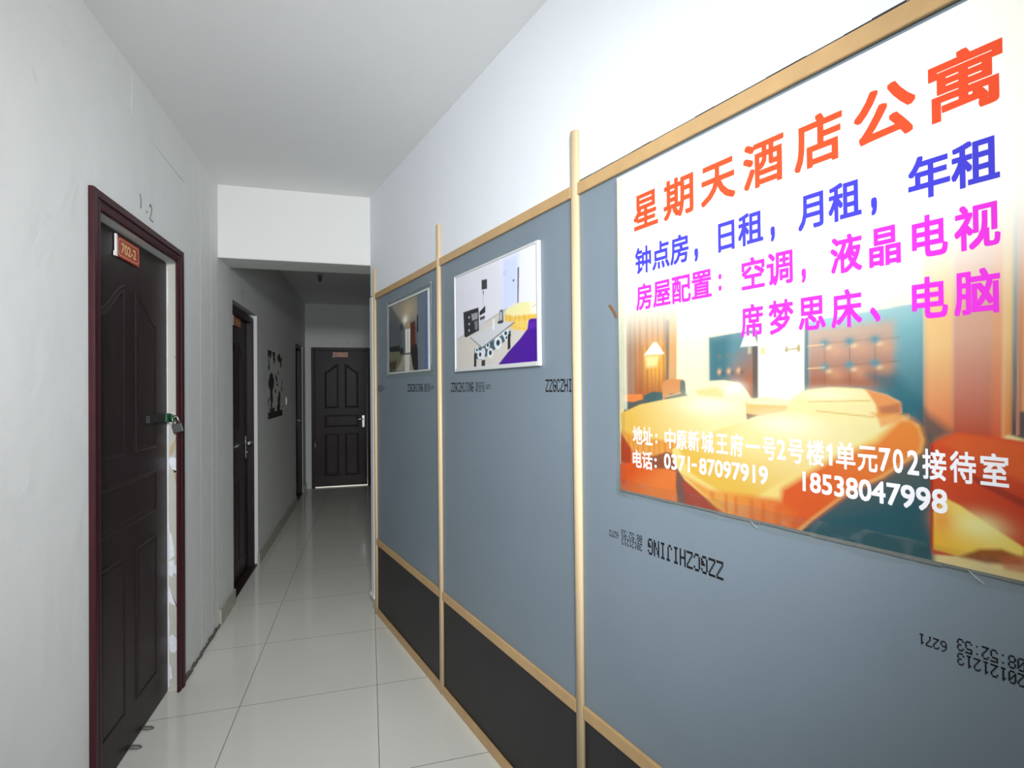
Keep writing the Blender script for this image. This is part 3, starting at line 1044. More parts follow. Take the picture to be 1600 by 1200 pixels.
a, b, h, d = OPEN[1]
framed_door('door_2', LEFT, a + 0.001, b - 0.001, h - 0.022, 0.066, 'dark brown door recessed in the left wall beyond the beam', 4.515, 0.985, -1, rev=0.026)
number_sign(LEFT, 4.13, 4.35, 0.063, 1.905, 1.975, '702-3', 'red number sign on the recessed door just beyond the beam')
MB().box(4.6315, 4.6335, -0.0015, 0.03, 0.10, 2.04).link('jamb_plaster', M_WALL, wl)
MB().box(3.845, 4.632, -0.0008, 0.026, 2.0435, 2.0448).link('lintel_plaster', M_JAMB, wl)
a, b, h, d = OPEN[2]
framed_door('door_3', LEFT, a + 0.001, b - 0.001, h - 0.004, 0.062, 'dark door farthest down the left wall, seen nearly edge on', 7.55, 0.985, -1, rev=0.012)
framed_door('door_4', ENDW, -0.80, 0.027, 2.055, 0.006, 'dark brown panelled door closing the far end of the corridor', -0.075, 0.965, -1, sill=False, rev=-0.016, gap=0.016)
number_sign(ENDW, -0.483, -0.287, 0.003, 1.914, 1.988, '702-1', 'red number sign at the top of the far end door')
# ------------------------------------------------------------------ small things on the left wall and ceiling
t = thing('light_switch', LEFT, (6.185, 0, 1.27), 'white light switch plate beside the torn dark sticker', 'switch')
MB().box(6.142, 6.228, -0.010, 0.0, 1.268, 1.354, 0.003).link('plate', M_WHITEPL, t)
MB().box(6.170, 6.200, -0.014, -0.009, 1.285, 1.337, 0.002).link('rocker', M_GREYPL, t)

# remains of a torn-off sticker: ragged dark patches that still hold to the wall
def torn_sticker():
    nx, nz = 60, 62
    x0, x1, z0, z1 = 5.10, 5.90, 1.165, 1.80
    rs = np.random.RandomState(4)
    def smooth(n1, n2):
        g = rs.rand(n1 + 1, n2 + 1)
        xi, zi = np.linspace(0, n1 - 1e-6, nx), np.linspace(0, n2 - 1e-6, nz)
        X, Zz = np.meshgrid(xi, zi, indexing='ij')
        i, j = X.astype(int), Zz.astype(int)
        u, v = X - i, Zz - j
        return g[i, j] * (1 - u) * (1 - v) + g[i + 1, j] * u * (1 - v) + g[i, j + 1] * (1 - u) * v + g[i + 1, j + 1] * u * v
    noise = 0.55 * smooth(9, 8) + 0.3 * smooth(20, 14) + 0.15 * smooth(40, 30)
    u, v = np.meshgrid((np.arange(nx) + .5) / nx, (np.arange(nz) + .5) / nz, indexing='ij')
    hold = np.full((nx, nz), -0.20)
    def blob(cu, cv, ru, rv, w):
        q = ((u - cu) / ru) ** 2 + ((v - cv) / rv) ** 2
        np.maximum(hold, w - q * 0.5, out=hold)
    hold[v < 0.095] = 0.6
    blob(0.10, 0.93, 0.18, 0.16, 0.34); blob(0.40, 0.92, 0.14, 0.15, 0.30); blob(0.72, 0.95, 0.22, 0.10, 0.22); blob(0.90, 0.90, 0.08, 0.16, 0.16)
    blob(0.08, 0.78, 0.07, 0.12, 0.12); blob(0.93, 0.83, 0.05, 0.10, 0.06); blob(0.20, 0.55, 0.17, 0.13, 0.45)
    blob(0.22, 0.28, 0.12, 0.14, 0.25); blob(0.78, 0.32, 0.10, 0.18, 0.25); blob(0.68, 0.14, 0.12, 0.10, 0.2)
    blob(0.70, 0.70, 0.05, 0.05, 0.15); blob(0.55, 0.58, 0.04, 0.05, 0.1); blob(0.85, 0.56, 0.05, 0.04, 0.1)
    blob(0.25, 0.11, 0.18, 0.05, 0.15); blob(0.50, 0.40, 0.10, 0.07, 0.02); blob(0.95, 0.45, 0.05, 0.08, 0.05)
    keep = (noise - 0.5) * 1.1 + hold > 0.0
    mb = MB()
    dx, dz = (x1 - x0) / nx, (z1 - z0) / nz
    sh = lambda x: 0.05 * (x - x0)
    for i in range(nx):
        for j in range(nz):
            if keep[i, j]:
                xa, za = x0 + i * dx, z0 + j * dz
                mb.face([(xa, -0.0015, za), (xa + dx, -0.0015, za), (xa + dx, -0.0015, za + dz), (xa, -0.0015, za + dz)])
    bmesh.ops.remove_doubles(mb.bm, verts=mb.bm.verts, dist=1e-5)
    bmesh.ops.solidify(mb.bm, geom=list(mb.bm.faces), thickness=0.001)
    return mb.link('torn_sticker', M_RESID, None, LEFT, (5.5, 0, 1.165))
props(torn_sticker(), 'dark brown remains of a torn sticker on the left wall', 'sticker', None, 'thing')

t = thing('lamp_holder', G, (-0.50, 5.95, CEIL), 'small dark lamp holder hanging from the hall ceiling', 'lamp holder')
MB().cyl((-0.50, 5.95, CEIL), (-0.50, 5.95, CEIL - 0.018), 0.032, 20).link('base', M_GREYPL, t)
MB().tube([(-0.50, 5.95, CEIL - 0.018), (-0.50, 5.95, CEIL - 0.05), (-0.50, 5.95, CEIL - 0.075)], [0.018, 0.020, 0.017], 16).link('socket', plain('dusty_bakelite', (0.16, 0.155, 0.145, 1), 0.7), t)

# ------------------------------------------------------------------ the big poster
PX0, PX1, PZ0, PZ1 = -1.036, -0.192, 1.148, 1.993
post = thing('hotel_poster', PART, ((PX0 + PX1) / 2, 0, PZ0), 'big hotel poster of a warm bedroom with red, blue and magenta Chinese text', 'poster')
cv = Canvas(PX0, PX1, PZ0, PZ1, 430, 400)
A = lambda x, z: (PX0 + x * (PX1 - PX0), PZ0 + z * (PZ1 - PZ0))
# back wall, paler towards the top of the sheet
cv.fill((252, 226, 160))
cv.poly([A(-.1, .30), A(1.1, .30), A(1.1, 1.1), A(-.1, 1.1)], (253, 236, 196), 0.02)
cv.poly([A(-.1, .45), A(1.1, .45), A(1.1, 1.1), A(-.1, 1.1)], (254, 244, 222), 0.06, 0.9)
cv.glow((-0.5893, 1.4647), 0.14, 0.14, (255, 253, 235), 0.9)
cv.glow((-0.7968, 1.4889), 0.10, 0.10, (255, 246, 205), 0.7)
# right-hand wall and window
cv.poly([(-0.3456, 1.97), (-0.3048, 1.946), (-0.3135, 1.3359), (-0.3548, 1.3223)], (252, 205, 140), 0.004, 1.0, (235, 120, 70), (-0.3319, 1.4829), (-0.3339, 1.3441))
cv.poly([(-0.3056, 1.9464), (-0.253, 1.9154), (-0.2632, 1.3308), (-0.3158, 1.3357)], (226, 175, 150), 0.003, 1.0, (196, 84, 56), (-0.2893, 1.4986), (-0.2914, 1.3471))
cv.poly([(-0.2598, 1.9194), (-0.2456, 1.911), (-0.2577, 1.3314), (-0.2708, 1.3301)], (240, 175, 130), 0.004, 1.0, (225, 100, 60), (-0.2609, 1.4958), (-0.2629, 1.3492))
cv.poly([(-0.2469, 1.9118), (-0.2363, 1.9056), (-0.248, 1.3503), (-0.2568, 1.3496)], (248, 205, 140), 0.002, 1.0, (232, 140, 70), (-0.2493, 1.4947), (-0.2512, 1.3591))
cv.poly([(-0.2376, 1.9064), (-0.2222, 1.8973), (-0.2299, 1.3428), (-0.2493, 1.3502)], (150, 160, 155), 0.002, 1.0, (95, 80, 80), (-0.2405, 1.5118), (-0.2425, 1.3686))
cv.poly([(-0.2324, 1.9033), (-0.2305, 1.9022), (-0.2414, 1.3507), (-0.244, 1.3505)], (235, 160, 120), 0.001, 0.9)
cv.poly([(-0.2305, 1.9022), (-0.2159, 1.8936), (-0.223, 1.3827), (-0.239, 1.3848)], (245, 160, 100), 0.002)
# faint picture frames on the back wall
for q in ([(-0.7206, 1.652), (-0.6661, 1.6556), (-0.6673, 1.5775), (-0.7219, 1.5705)], [(-0.6243, 1.6567), (-0.5458, 1.6642), (-0.5444, 1.5907), (-0.624, 1.5809)], [(-0.4951, 1.6917), (-0.3916, 1.6992), (-0.3912, 1.6016), (-0.4943, 1.5933)]):
    for i in range(4):
        cv.line(q[i], q[(i + 1) % 4], 0.005, (224, 196, 165), 0.55, 0.0015)
cv.poly([(-0.7096, 1.6374), (-0.6754, 1.6397), (-0.6761, 1.5909), (-0.7088, 1.5857)], (236, 214, 190), 0.003, 0.7)
cv.poly([(-0.6066, 1.6454), (-0.5571, 1.6507), (-0.5554, 1.601), (-0.6046, 1.5937)], (242, 222, 198), 0.003, 0.6)
# curtains and column at the left
cv.poly([(-1.0348, 1.7109), (-0.8583, 1.6631), (-0.8663, 1.4117), (-1.0357, 1.3631)], (205, 170, 130), 0.003, 1.0, (190, 105, 55), (-0.9444, 1.645), (-0.9482, 1.415))
cv.stripes([(-1.0348, 1.7109), (-0.8583, 1.6631), (-0.8663, 1.4117), (-1.0357, 1.3631)], (120, 100, 90), 0.020, 0.6, 0.55)
cv.poly([(-1.0348, 1.7109), (-0.973, 1.6912), (-0.9778, 1.3983), (-1.0355, 1.3718)], (165, 145, 125), 0.006, 0.6)
cv.glow((-0.906, 1.4869), 0.050, 0.065, (255, 190, 80), 0.95)
cv.stripes([(-0.9575, 1.5309), (-0.8685, 1.5241), (-0.8744, 1.407), (-0.964, 1.4067)], (190, 100, 40), 0.014, 0.5, 0.5)
cv.poly([(-0.8623, 1.6637), (-0.8352, 1.6514), (-0.8406, 1.4301), (-0.8662, 1.4226)], (222, 170, 112), 0.002)
cv.poly([(-0.8715, 1.587), (-0.8596, 1.5855), (-0.864, 1.4304), (-0.872, 1.4305)], (110, 105, 95), 0.002, 0.8)
cv.poly([(-0.9116, 1.5354), (-0.901, 1.5346), (-0.8769, 1.5043), (-0.9445, 1.5053)], (255, 250, 225), 0.0015)
cv.poly([(-0.9401, 1.5034), (-0.8933, 1.5006), (-0.902, 1.4755), (-0.9362, 1.4737)], (255, 236, 160), 0.006, 0.9)
# left headboard
cv.poly([(-0.7473, 1.532), (-0.6302, 1.5399), (-0.631, 1.3959), (-0.6495, 1.3984), (-0.6816, 1.4307), (-0.7472, 1.4288)], (96, 140, 148), 0.001, 1.0, (176, 104, 66), (-0.704, 1.4837), (-0.6491, 1.4276))
cv.poly([(-0.7473, 1.532), (-0.6954, 1.5342), (-0.7001, 1.4365), (-0.7472, 1.4317)], (62, 112, 122), 0.012, 0.8)
cv.poly([(-0.6421, 1.5067), (-0.6294, 1.5057), (-0.631, 1.3959), (-0.6438, 1.3984)], (95, 88, 84), 0.0015, 0.9)
cv.glow((-0.7221, 1.4552), 0.006, 0.007, (255, 196, 140), 0.8)
cv.glow((-0.7141, 1.4522), 0.006, 0.006, (60, 66, 66), 0.5)
cv.glow((-0.6982, 1.4558), 0.006, 0.007, (255, 196, 140), 0.8)
cv.glow((-0.6905, 1.4528), 0.006, 0.006, (60, 66, 66), 0.5)
cv.glow((-0.6752, 1.4564), 0.006, 0.007, (255, 196, 140), 0.8)
cv.glow((-0.6677, 1.4534), 0.006, 0.006, (60, 66, 66), 0.5)
cv.glow((-0.7215, 1.4889), 0.007, 0.006, (150, 120, 100), 0.4)
cv.glow((-0.6977, 1.4903), 0.007, 0.006, (150, 120, 100), 0.4)
cv.glow((-0.6746, 1.4916), 0.007, 0.006, (150, 120, 100), 0.4)
cv.glow((-0.6544, 1.4583), 0.007, 0.006, (150, 120, 100), 0.4)
# wall lamps between the beds
cv.poly([(-0.6287, 1.5515), (-0.5366, 1.5471), (-0.5389, 1.3959), (-0.6311, 1.3946)], (255, 253, 238), 0.003, 0.9)
cv.poly([(-0.6591, 1.5322), (-0.6389, 1.5302), (-0.6308, 1.5059), (-0.6699, 1.5062)], (255, 255, 248), 0.001)
cv.line((-0.6493, 1.5059), (-0.6495, 1.49), 0.008, (190, 180, 150), 0.9)
cv.poly([(-0.6252, 1.5015), (-0.6142, 1.502), (-0.6144, 1.4865), (-0.6255, 1.4872)], (236, 214, 160), 0.001)
cv.line((-0.5746, 1.4928), (-0.5447, 1.4944), 0.004, (190, 170, 120), 0.9)
cv.line((-0.5707, 1.5012), (-0.5709, 1.4876), 0.005, (180, 160, 110), 0.8)
cv.line((-0.547, 1.5019), (-0.5472, 1.4872), 0.006, (180, 160, 110), 0.9)
# right headboard: teal with tufted tan field
cv.poly([(-0.5355, 1.5433), (-0.4972, 1.5459), (-0.3498, 1.5521), (-0.3523, 1.3226), (-0.538, 1.3778)], (150, 198, 202), 0.001, 1.0, (48, 108, 120), (-0.434, 1.5458), (-0.3889, 1.3821))
cv.poly([(-0.5298, 1.5282), (-0.3868, 1.5292), (-0.3902, 1.4189), (-0.5315, 1.414)], (206, 172, 150), 0.008, 0.9, (176, 100, 66), (-0.4547, 1.5148), (-0.4559, 1.4307))
cv.poly([(-0.3865, 1.5502), (-0.3499, 1.5511), (-0.3521, 1.3327), (-0.391, 1.361)], (140, 194, 200), 0.008, 0.85, (38, 100, 116), (-0.369, 1.5271), (-0.3667, 1.3828))
cv.poly([(-0.5354, 1.5469), (-0.5283, 1.5473), (-0.5304, 1.402), (-0.5376, 1.4019)], (95, 120, 125), 0.001, 0.8)
cv.glow((-0.4805, 1.4851), 0.017, 0.015, (238, 178, 132), 0.40)
cv.line((-0.4979, 1.5003), (-0.459, 1.5006), 0.0016, (120, 84, 66), 0.45)
cv.line((-0.5002, 1.5005), (-0.4996, 1.4607), 0.0015, (110, 80, 64), 0.55)
cv.glow((-0.4925, 1.4918), 0.007, 0.005, (255, 216, 168), 0.75)
cv.glow((-0.5002, 1.5005), 0.010, 0.0085, (88, 150, 160), 0.95)
cv.glow((-0.4398, 1.4857), 0.017, 0.015, (238, 178, 132), 0.40)
cv.line((-0.4559, 1.5003), (-0.4199, 1.5006), 0.0016, (120, 84, 66), 0.45)
cv.line((-0.458, 1.5005), (-0.4575, 1.4622), 0.0015, (110, 80, 64), 0.55)
cv.glow((-0.4509, 1.4921), 0.007, 0.005, (255, 216, 168), 0.75)
cv.glow((-0.458, 1.5005), 0.010, 0.0085, (88, 150, 160), 0.95)
cv.glow((-0.4012, 1.4861), 0.017, 0.015, (238, 178, 132), 0.40)
cv.line((-0.4161, 1.5002), (-0.3827, 1.5004), 0.0016, (120, 84, 66), 0.45)
cv.line((-0.418, 1.5004), (-0.4176, 1.4635), 0.0015, (110, 80, 64), 0.55)
cv.glow((-0.4114, 1.4923), 0.007, 0.005, (255, 216, 168), 0.75)
cv.glow((-0.418, 1.5004), 0.010, 0.0085, (88, 150, 160), 0.95)
cv.glow((-0.4811, 1.4426), 0.017, 0.015, (238, 178, 132), 0.40)
cv.line((-0.4986, 1.4571), (-0.4597, 1.4589), 0.0016, (120, 84, 66), 0.45)
cv.line((-0.5008, 1.4572), (-0.5003, 1.4174), 0.0015, (110, 80, 64), 0.55)
cv.glow((-0.4931, 1.4488), 0.007, 0.005, (255, 216, 168), 0.75)
cv.glow((-0.5008, 1.4572), 0.010, 0.0085, (88, 150, 160), 0.95)
cv.glow((-0.4404, 1.4448), 0.017, 0.015, (238, 178, 132), 0.40)
cv.line((-0.4565, 1.4588), (-0.4205, 1.4604), 0.0016, (120, 84, 66), 0.45)
cv.line((-0.4586, 1.4589), (-0.4581, 1.4206), 0.0015, (110, 80, 64), 0.55)
cv.glow((-0.4515, 1.4507), 0.007, 0.005, (255, 216, 168), 0.75)
cv.glow((-0.4586, 1.4589), 0.010, 0.0085, (88, 150, 160), 0.95)
cv.glow((-0.4017, 1.4467), 0.017, 0.015, (238, 178, 132), 0.40)
cv.line((-0.4167, 1.4602), (-0.3832, 1.4618), 0.0016, (120, 84, 66), 0.45)
cv.line((-0.4186, 1.4603), (-0.4182, 1.4235), 0.0015, (110, 80, 64), 0.55)
cv.glow((-0.412, 1.4525), 0.007, 0.005, (255, 216, 168), 0.75)
cv.glow((-0.4186, 1.4603), 0.010, 0.0085, (88, 150, 160), 0.95)
cv.poly([(-0.4305, 1.4412), (-0.388, 1.4452), (-0.3539, 1.3832), (-0.3521, 1.3327), (-0.3844, 1.3823)], (52, 112, 124), 0.010, 0.8)
cv.line((-0.5302, 1.4969), (-0.5002, 1.4982), 0.002, (255, 206, 150), 0.9)
cv.line((-0.5308, 1.4549), (-0.5008, 1.4561), 0.002, (255, 206, 150), 0.9)
# chair and side table
cv.poly([(-0.8862, 1.4275), (-0.8779, 1.4384), (-0.8619, 1.4428), (-0.8196, 1.4403), (-0.8142, 1.4297), (-0.8146, 1.4057), (-0.8828, 1.3897)], (222, 150, 92), 0.001)
cv.poly([(-0.829, 1.439), (-0.816, 1.4373), (-0.8128, 1.4042), (-0.8315, 1.4011)], (110, 122, 112), 0.001)
cv.poly([(-0.9462, 1.4019), (-0.9157, 1.4117), (-0.8845, 1.4101), (-0.8828, 1.3897), (-0.9466, 1.3756)], (70, 100, 100), 0.001)
cv.poly([(-0.8786, 1.396), (-0.8585, 1.4071), (-0.8239, 1.4087), (-0.8036, 1.4027), (-0.8354, 1.3965), (-0.8747, 1.3898)], (92, 108, 104), 0.001)
cv.line((-0.8745, 1.3992), (-0.8276, 1.4087), 0.003, (236, 180, 120))
cv.poly([(-1.0181, 1.3894), (-0.9376, 1.3921), (-0.938, 1.366), (-1.0187, 1.355)], (96, 98, 90), 0.002)
cv.poly([(-1.0228, 1.3997), (-1.0059, 1.4049), (-0.9528, 1.4051), (-0.9508, 1.392), (-0.9827, 1.3849), (-1.0206, 1.3859)], (240, 140, 72), 0.001)
# left bed
cv.poly([(-1.0309, 1.3529), (-0.96, 1.3786), (-0.8746, 1.3929), (-0.8036, 1.4027), (-0.7628, 1.4088), (-0.6495, 1.3984), (-0.6499, 1.3745), (-0.6387, 1.359), (-0.7472, 1.3202), (-0.841, 1.2863), (-0.8767, 1.2676), (-1.0273, 1.2771)], (250, 234, 168), 0.0015, 1.0, (240, 194, 88), (-0.7632, 1.3856), (-0.9615, 1.2825))
cv.glow((-0.7462, 1.3831), 0.10, 0.03, (255, 252, 220), 0.95)
cv.poly([(-0.7979, 1.4176), (-0.7624, 1.4348), (-0.7127, 1.4368), (-0.6741, 1.4306), (-0.6551, 1.4116), (-0.6466, 1.3971), (-0.6823, 1.3871), (-0.791, 1.3999)], (254, 244, 196), 0.0015)
cv.poly([(-0.7908, 1.4146), (-0.7291, 1.423), (-0.7099, 1.4117), (-0.7133, 1.3977), (-0.7768, 1.4029)], (240, 214, 140), 0.004, 0.8)
cv.glow((-0.6848, 1.4198), 0.03, 0.015, (255, 255, 240), 0.9)
cv.poly([(-1.0317, 1.3079), (-0.9614, 1.2925), (-0.8409, 1.2924), (-0.8379, 1.2409), (-0.8976, 1.237), (-0.9183, 1.2507), (-1.0276, 1.2598)], (238, 160, 66), 0.004, 0.9)
cv.stripes([(-1.0319, 1.294), (-0.8409, 1.2924), (-0.8379, 1.2439), (-1.0277, 1.2512)], (216, 120, 40), 0.018, 0.4, 0.5)
cv.poly([(-1.0322, 1.2767), (-1.0082, 1.2616), (-0.962, 1.2527), (-0.9141, 1.2511), (-0.9229, 1.2276), (-0.9626, 1.2195), (-1.0331, 1.2212)], (226, 116, 48), 0.003)
cv.poly([(-1.0318, 1.3009), (-0.994, 1.2629), (-0.995, 1.2037), (-1.0334, 1.2074)], (176, 58, 34), 0.003, 0.9)
# night stand
cv.poly([(-0.6598, 1.3916), (-0.6103, 1.3962), (-0.5635, 1.3894), (-0.5637, 1.377), (-0.6302, 1.3607), (-0.6588, 1.3609)], (244, 196, 118), 0.001)
cv.poly([(-0.6598, 1.3943), (-0.6171, 1.4013), (-0.5584, 1.3944), (-0.5686, 1.3843), (-0.6555, 1.3863)], (255, 240, 190), 0.002)
cv.poly([(-0.6587, 1.3662), (-0.6315, 1.3633), (-0.6575, 1.3529)], (128, 60, 36), 0.001)
# carpet under the beds
cv.poly([(-1.0382, 1.2155), (-0.8377, 1.2531), (-0.8383, 1.2134), (-0.8109, 1.1754), (-0.8359, 1.1256), (-1.0398, 1.1198)], (226, 92, 36), 0.003, 1.0, (240, 130, 60), (-0.9857, 1.2049), (-0.9415, 1.1536))
cv.poly([(-0.94, 1.2419), (-0.8727, 1.2649), (-0.8376, 1.2592), (-0.8344, 1.22), (-0.8774, 1.2237), (-0.9188, 1.2184)], (140, 80, 60), 0.003, 0.9)
cv.poly([(-0.842, 1.2236), (-0.7493, 1.1856), (-0.6857, 1.1691), (-0.6861, 1.139), (-0.8357, 1.1408), (-0.8465, 1.1847)], (176, 74, 56), 0.003)
cv.poly([(-0.8459, 1.2185), (-0.8269, 1.218), (-0.8169, 1.1444), (-0.8433, 1.1425)], (112, 92, 84), 0.003, 0.8)
# floor between the right bed and the desk
cv.poly([(-0.3542, 1.3629), (-0.3381, 1.3338), (-0.3408, 1.1444), (-0.5623, 1.1369), (-0.4586, 1.2454)], (96, 98, 94), 0.004, 1.0, (40, 88, 98), (-0.4281, 1.2719), (-0.4005, 1.2121))
cv.poly([(-0.3539, 1.3832), (-0.3359, 1.3688), (-0.314, 1.3494), (-0.3422, 1.3295), (-0.3548, 1.3223)], (92, 88, 82), 0.008, 0.9)
# right bed
cv.poly([(-0.8567, 1.2726), (-0.7306, 1.3269), (-0.6387, 1.3551), (-0.565, 1.377), (-0.4887, 1.3769), (-0.3801, 1.372), (-0.3577, 1.3587), (-0.3513, 1.3348), (-0.3549, 1.3162), (-0.409, 1.2681), (-0.4588, 1.2364), (-0.5256, 1.1729), (-0.5561, 1.1384), (-0.6712, 1.1314), (-0.7332, 1.1573), (-0.8197, 1.2039), (-0.8533, 1.2421)], (248, 222, 132), 0.002)
cv.poly([(-0.8373, 1.2775), (-0.7306, 1.3241), (-0.565, 1.3745), (-0.3713, 1.3703), (-0.4576, 1.3128), (-0.5929, 1.2294), (-0.6706, 1.1719), (-0.8011, 1.2215)], (250, 234, 168), 0.004, 1.0, (240, 194, 82), (-0.5845, 1.3513), (-0.6554, 1.2013))
cv.glow((-0.5781, 1.3466), 0.085, 0.030, (255, 250, 215), 0.95)
cv.glow((-0.6538, 1.3078), 0.09, 0.035, (252, 240, 170), 0.6)
cv.poly([(-0.3846, 1.3666), (-0.367, 1.3674), (-0.3544, 1.3528), (-0.3513, 1.3328), (-0.3549, 1.3162), (-0.409, 1.2681), (-0.4588, 1.2364), (-0.5256, 1.1729), (-0.5623, 1.1369), (-0.5896, 1.1871), (-0.5839, 1.2208), (-0.49, 1.289), (-0.4176, 1.3273)], (240, 140, 58), 0.007, 1.0, (228, 96, 40), (-0.3894, 1.3506), (-0.5023, 1.2035))
cv.poly([(-0.827, 1.215), (-0.7492, 1.1928), (-0.6702, 1.1962), (-0.5933, 1.199), (-0.5555, 1.1813), (-0.5561, 1.1384), (-0.6712, 1.1314), (-0.7333, 1.1545)], (240, 160, 70), 0.006, 0.9, (232, 110, 44), (-0.7007, 1.1938), (-0.6419, 1.1444))
cv.stripes([(-0.7663, 1.19), (-0.5616, 1.1862), (-0.5561, 1.1384), (-0.7015, 1.1413)], (216, 96, 36), 0.030, 0.5, 0.5, 0.004)
# pillows
cv.poly([(-0.5738, 1.3767), (-0.5583, 1.4018), (-0.5314, 1.4152), (-0.488, 1.4197), (-0.4408, 1.4171), (-0.4023, 1.4062), (-0.3833, 1.3948), (-0.3809, 1.3761), (-0.4104, 1.3686), (-0.4116, 1.3514), (-0.457, 1.3555), (-0.5345, 1.3682)], (252, 236, 170), 0.0015)
cv.glow((-0.4993, 1.4069), 0.06, 0.014, (255, 248, 205), 0.95)
cv.poly([(-0.4339, 1.416), (-0.4023, 1.4062), (-0.3816, 1.3928), (-0.3818, 1.3761), (-0.4151, 1.3674), (-0.4186, 1.3899)], (236, 150, 84), 0.002, 0.95)
cv.poly([(-0.413, 1.3857), (-0.3833, 1.3928), (-0.3818, 1.3771), (-0.4113, 1.3707)], (176, 104, 76), 0.003, 0.7)
cv.poly([(-0.4266, 1.3756), (-0.3712, 1.3744), (-0.3892, 1.3611), (-0.4116, 1.3514), (-0.4152, 1.3663)], (242, 160, 80), 0.003, 0.8)
cv.line((-0.5318, 1.3924), (-0.4263, 1.3963), 0.002, (226, 180, 90), 0.8)
cv.line((-0.5168, 1.376), (-0.4209, 1.3682), 0.002, (220, 170, 80), 0.8)
# desk at the right and the lit space below it
cv.poly([(-0.3439, 1.3294), (-0.3102, 1.3506), (-0.2235, 1.3415), (-0.2258, 1.1769), (-0.3438, 1.1574)], (226, 84, 38), 0.0015, 1.0, (206, 66, 34), (-0.3067, 1.3268), (-0.2645, 1.2391))
cv.poly([(-0.33, 1.3325), (-0.3094, 1.3478), (-0.2287, 1.3376), (-0.2294, 1.2812), (-0.2919, 1.313)], (234, 104, 46), 0.004, 0.8)
cv.poly([(-0.3011, 1.2929), (-0.2923, 1.2884), (-0.2297, 1.2583), (-0.2299, 1.246), (-0.2852, 1.2744)], (158, 52, 36), 0.002, 0.85)
cv.poly([(-0.3421, 1.2237), (-0.3264, 1.2484), (-0.3079, 1.2401), (-0.2383, 1.1946), (-0.2386, 1.1733), (-0.309, 1.163), (-0.3429, 1.1657)], (250, 190, 50), 0.0015, 1.0, (255, 226, 110), (-0.3387, 1.1747), (-0.2932, 1.2192))
cv.glow((-0.286, 1.2142), 0.035, 0.022, (255, 248, 170), 0.9)
cv.glow((-0.3301, 1.2143), 0.018, 0.03, (248, 150, 60), 0.7)
cv.line((-0.3414, 1.3296), (-0.3438, 1.1635), 0.004, (170, 52, 34), 0.9)
cv.poly([(-0.309, 1.163), (-0.2865, 1.1803), (-0.2617, 1.1868), (-0.2385, 1.1804), (-0.2387, 1.1697), (-0.2796, 1.1617)], (150, 60, 20), 0.003, 0.9)
cv.poly([(-0.2654, 1.173), (-0.2385, 1.1839), (-0.2261, 1.1594), (-0.2587, 1.1585)], (210, 110, 70), 0.003, 0.7)
# the sheet is printed nearly white at the top, behind the text
tone = 0.71 + 0.23 * np.clip((cv.Z - 1.45) / 0.25, 0, 1)[..., None]
cv.C = cv.C * tone
zt = np.clip((cv.Z - 1.51) / 0.20, 0, 1)[..., None]
zt = zt * zt * (3 - 2 * zt)
xr = np.clip((cv.X + 1.05) / 0.25, 0, 1)[..., None]
white = cv.lin((252, 252, 226)) * (1 - xr) + cv.lin((255, 254, 244)) * xr
cv.C = cv.C * (1 - zt) + white * zt
cv.poly([(-1.0349, 2.0078), (-1.0056, 1.9971), (-1.0065, 1.364), (-1.0357, 1.3631)], (226, 232, 206), 0.004, 0.6)

cv.link('poster_print', -0.0035, M_PRINT, post, 0.0034)
YT = -0.0037
def words(name, rows, mat, bold, label):
    for r_ in rows:
        lettering(name, r_, YT, mat, post, bold, label=label)
H1 = (1.829, 1.921)
words('headline', [[(c, a, b_) + H1 for c, a, b_ in (('星', *(-0.9744, -0.8912)), ('期', *(-0.8727, -0.7842)), ('天', *(-0.764, -0.6762)), ('酒', *(-0.6581, -0.5707)), ('店', *(-0.5499, -0.464)), ('公', *(-0.4452, -0.3545)), ('寓', *(-0.3381, -0.2508)))]], M_TR, 0.023, 'orange-red headline')
H2, HC = (1.7165, 1.782), (1.712, 1.738, 'fit')
words('rental_term', [
    [('钟点房', *(-0.9707, -0.7998)) + H2, (',', *(-0.7839, -0.7732)) + HC],
    [('日租', *(-0.7206, -0.6151)) + H2, (',', *(-0.5998, -0.5904)) + HC],
    [('月租', *(-0.5444, -0.4349)) + H2, (',', *(-0.4204, -0.4112)) + HC],
    [('年租', *(-0.3666, -0.2559)) + H2]], M_TB, 0.024, 'blue rental wording')
H3, H4 = (1.6225, 1.687), (1.526, 1.590)
words('furnishing_wording', [
    [('房屋配置', *(-0.9688, -0.7385)) + H3, (':', *(-0.7212, -0.7132), 1.634, 1.668, 'fit')],
    [('空调', *(-0.6649, -0.556)) + H3, (',', *(-0.5395, -0.5311), 1.619, 1.642, 'fit')],
    [('液', *(-0.4872, -0.4353)) + H3, ('晶', *(-0.4244, -0.3782)) + H3, ('电', *(-0.3628, -0.3167)) + H3, ('视', *(-0.3089, -0.2565)) + H3],
    [('席', *(-0.6682, -0.618)) + H4, ('梦', *(-0.6064, -0.5559)) + H4, ('思', *(-0.5466, -0.497)) + H4, ('床', *(-0.487, -0.4367)) + H4,
     ('、', *(-0.4246, -0.4088), 1.531, 1.553, 'fit')],
    [('电', *(-0.3642, -0.318)) + H4, ('脑', *(-0.3103, -0.2579)) + H4]], M_TM, 0.0225, 'magenta furnishing wording')
H5, H6, HD, HN = (1.2745, 1.3205), (1.214, 1.2575), (1.2245, 1.2598, 'fit'), (1.279, 1.3165, 'fit')
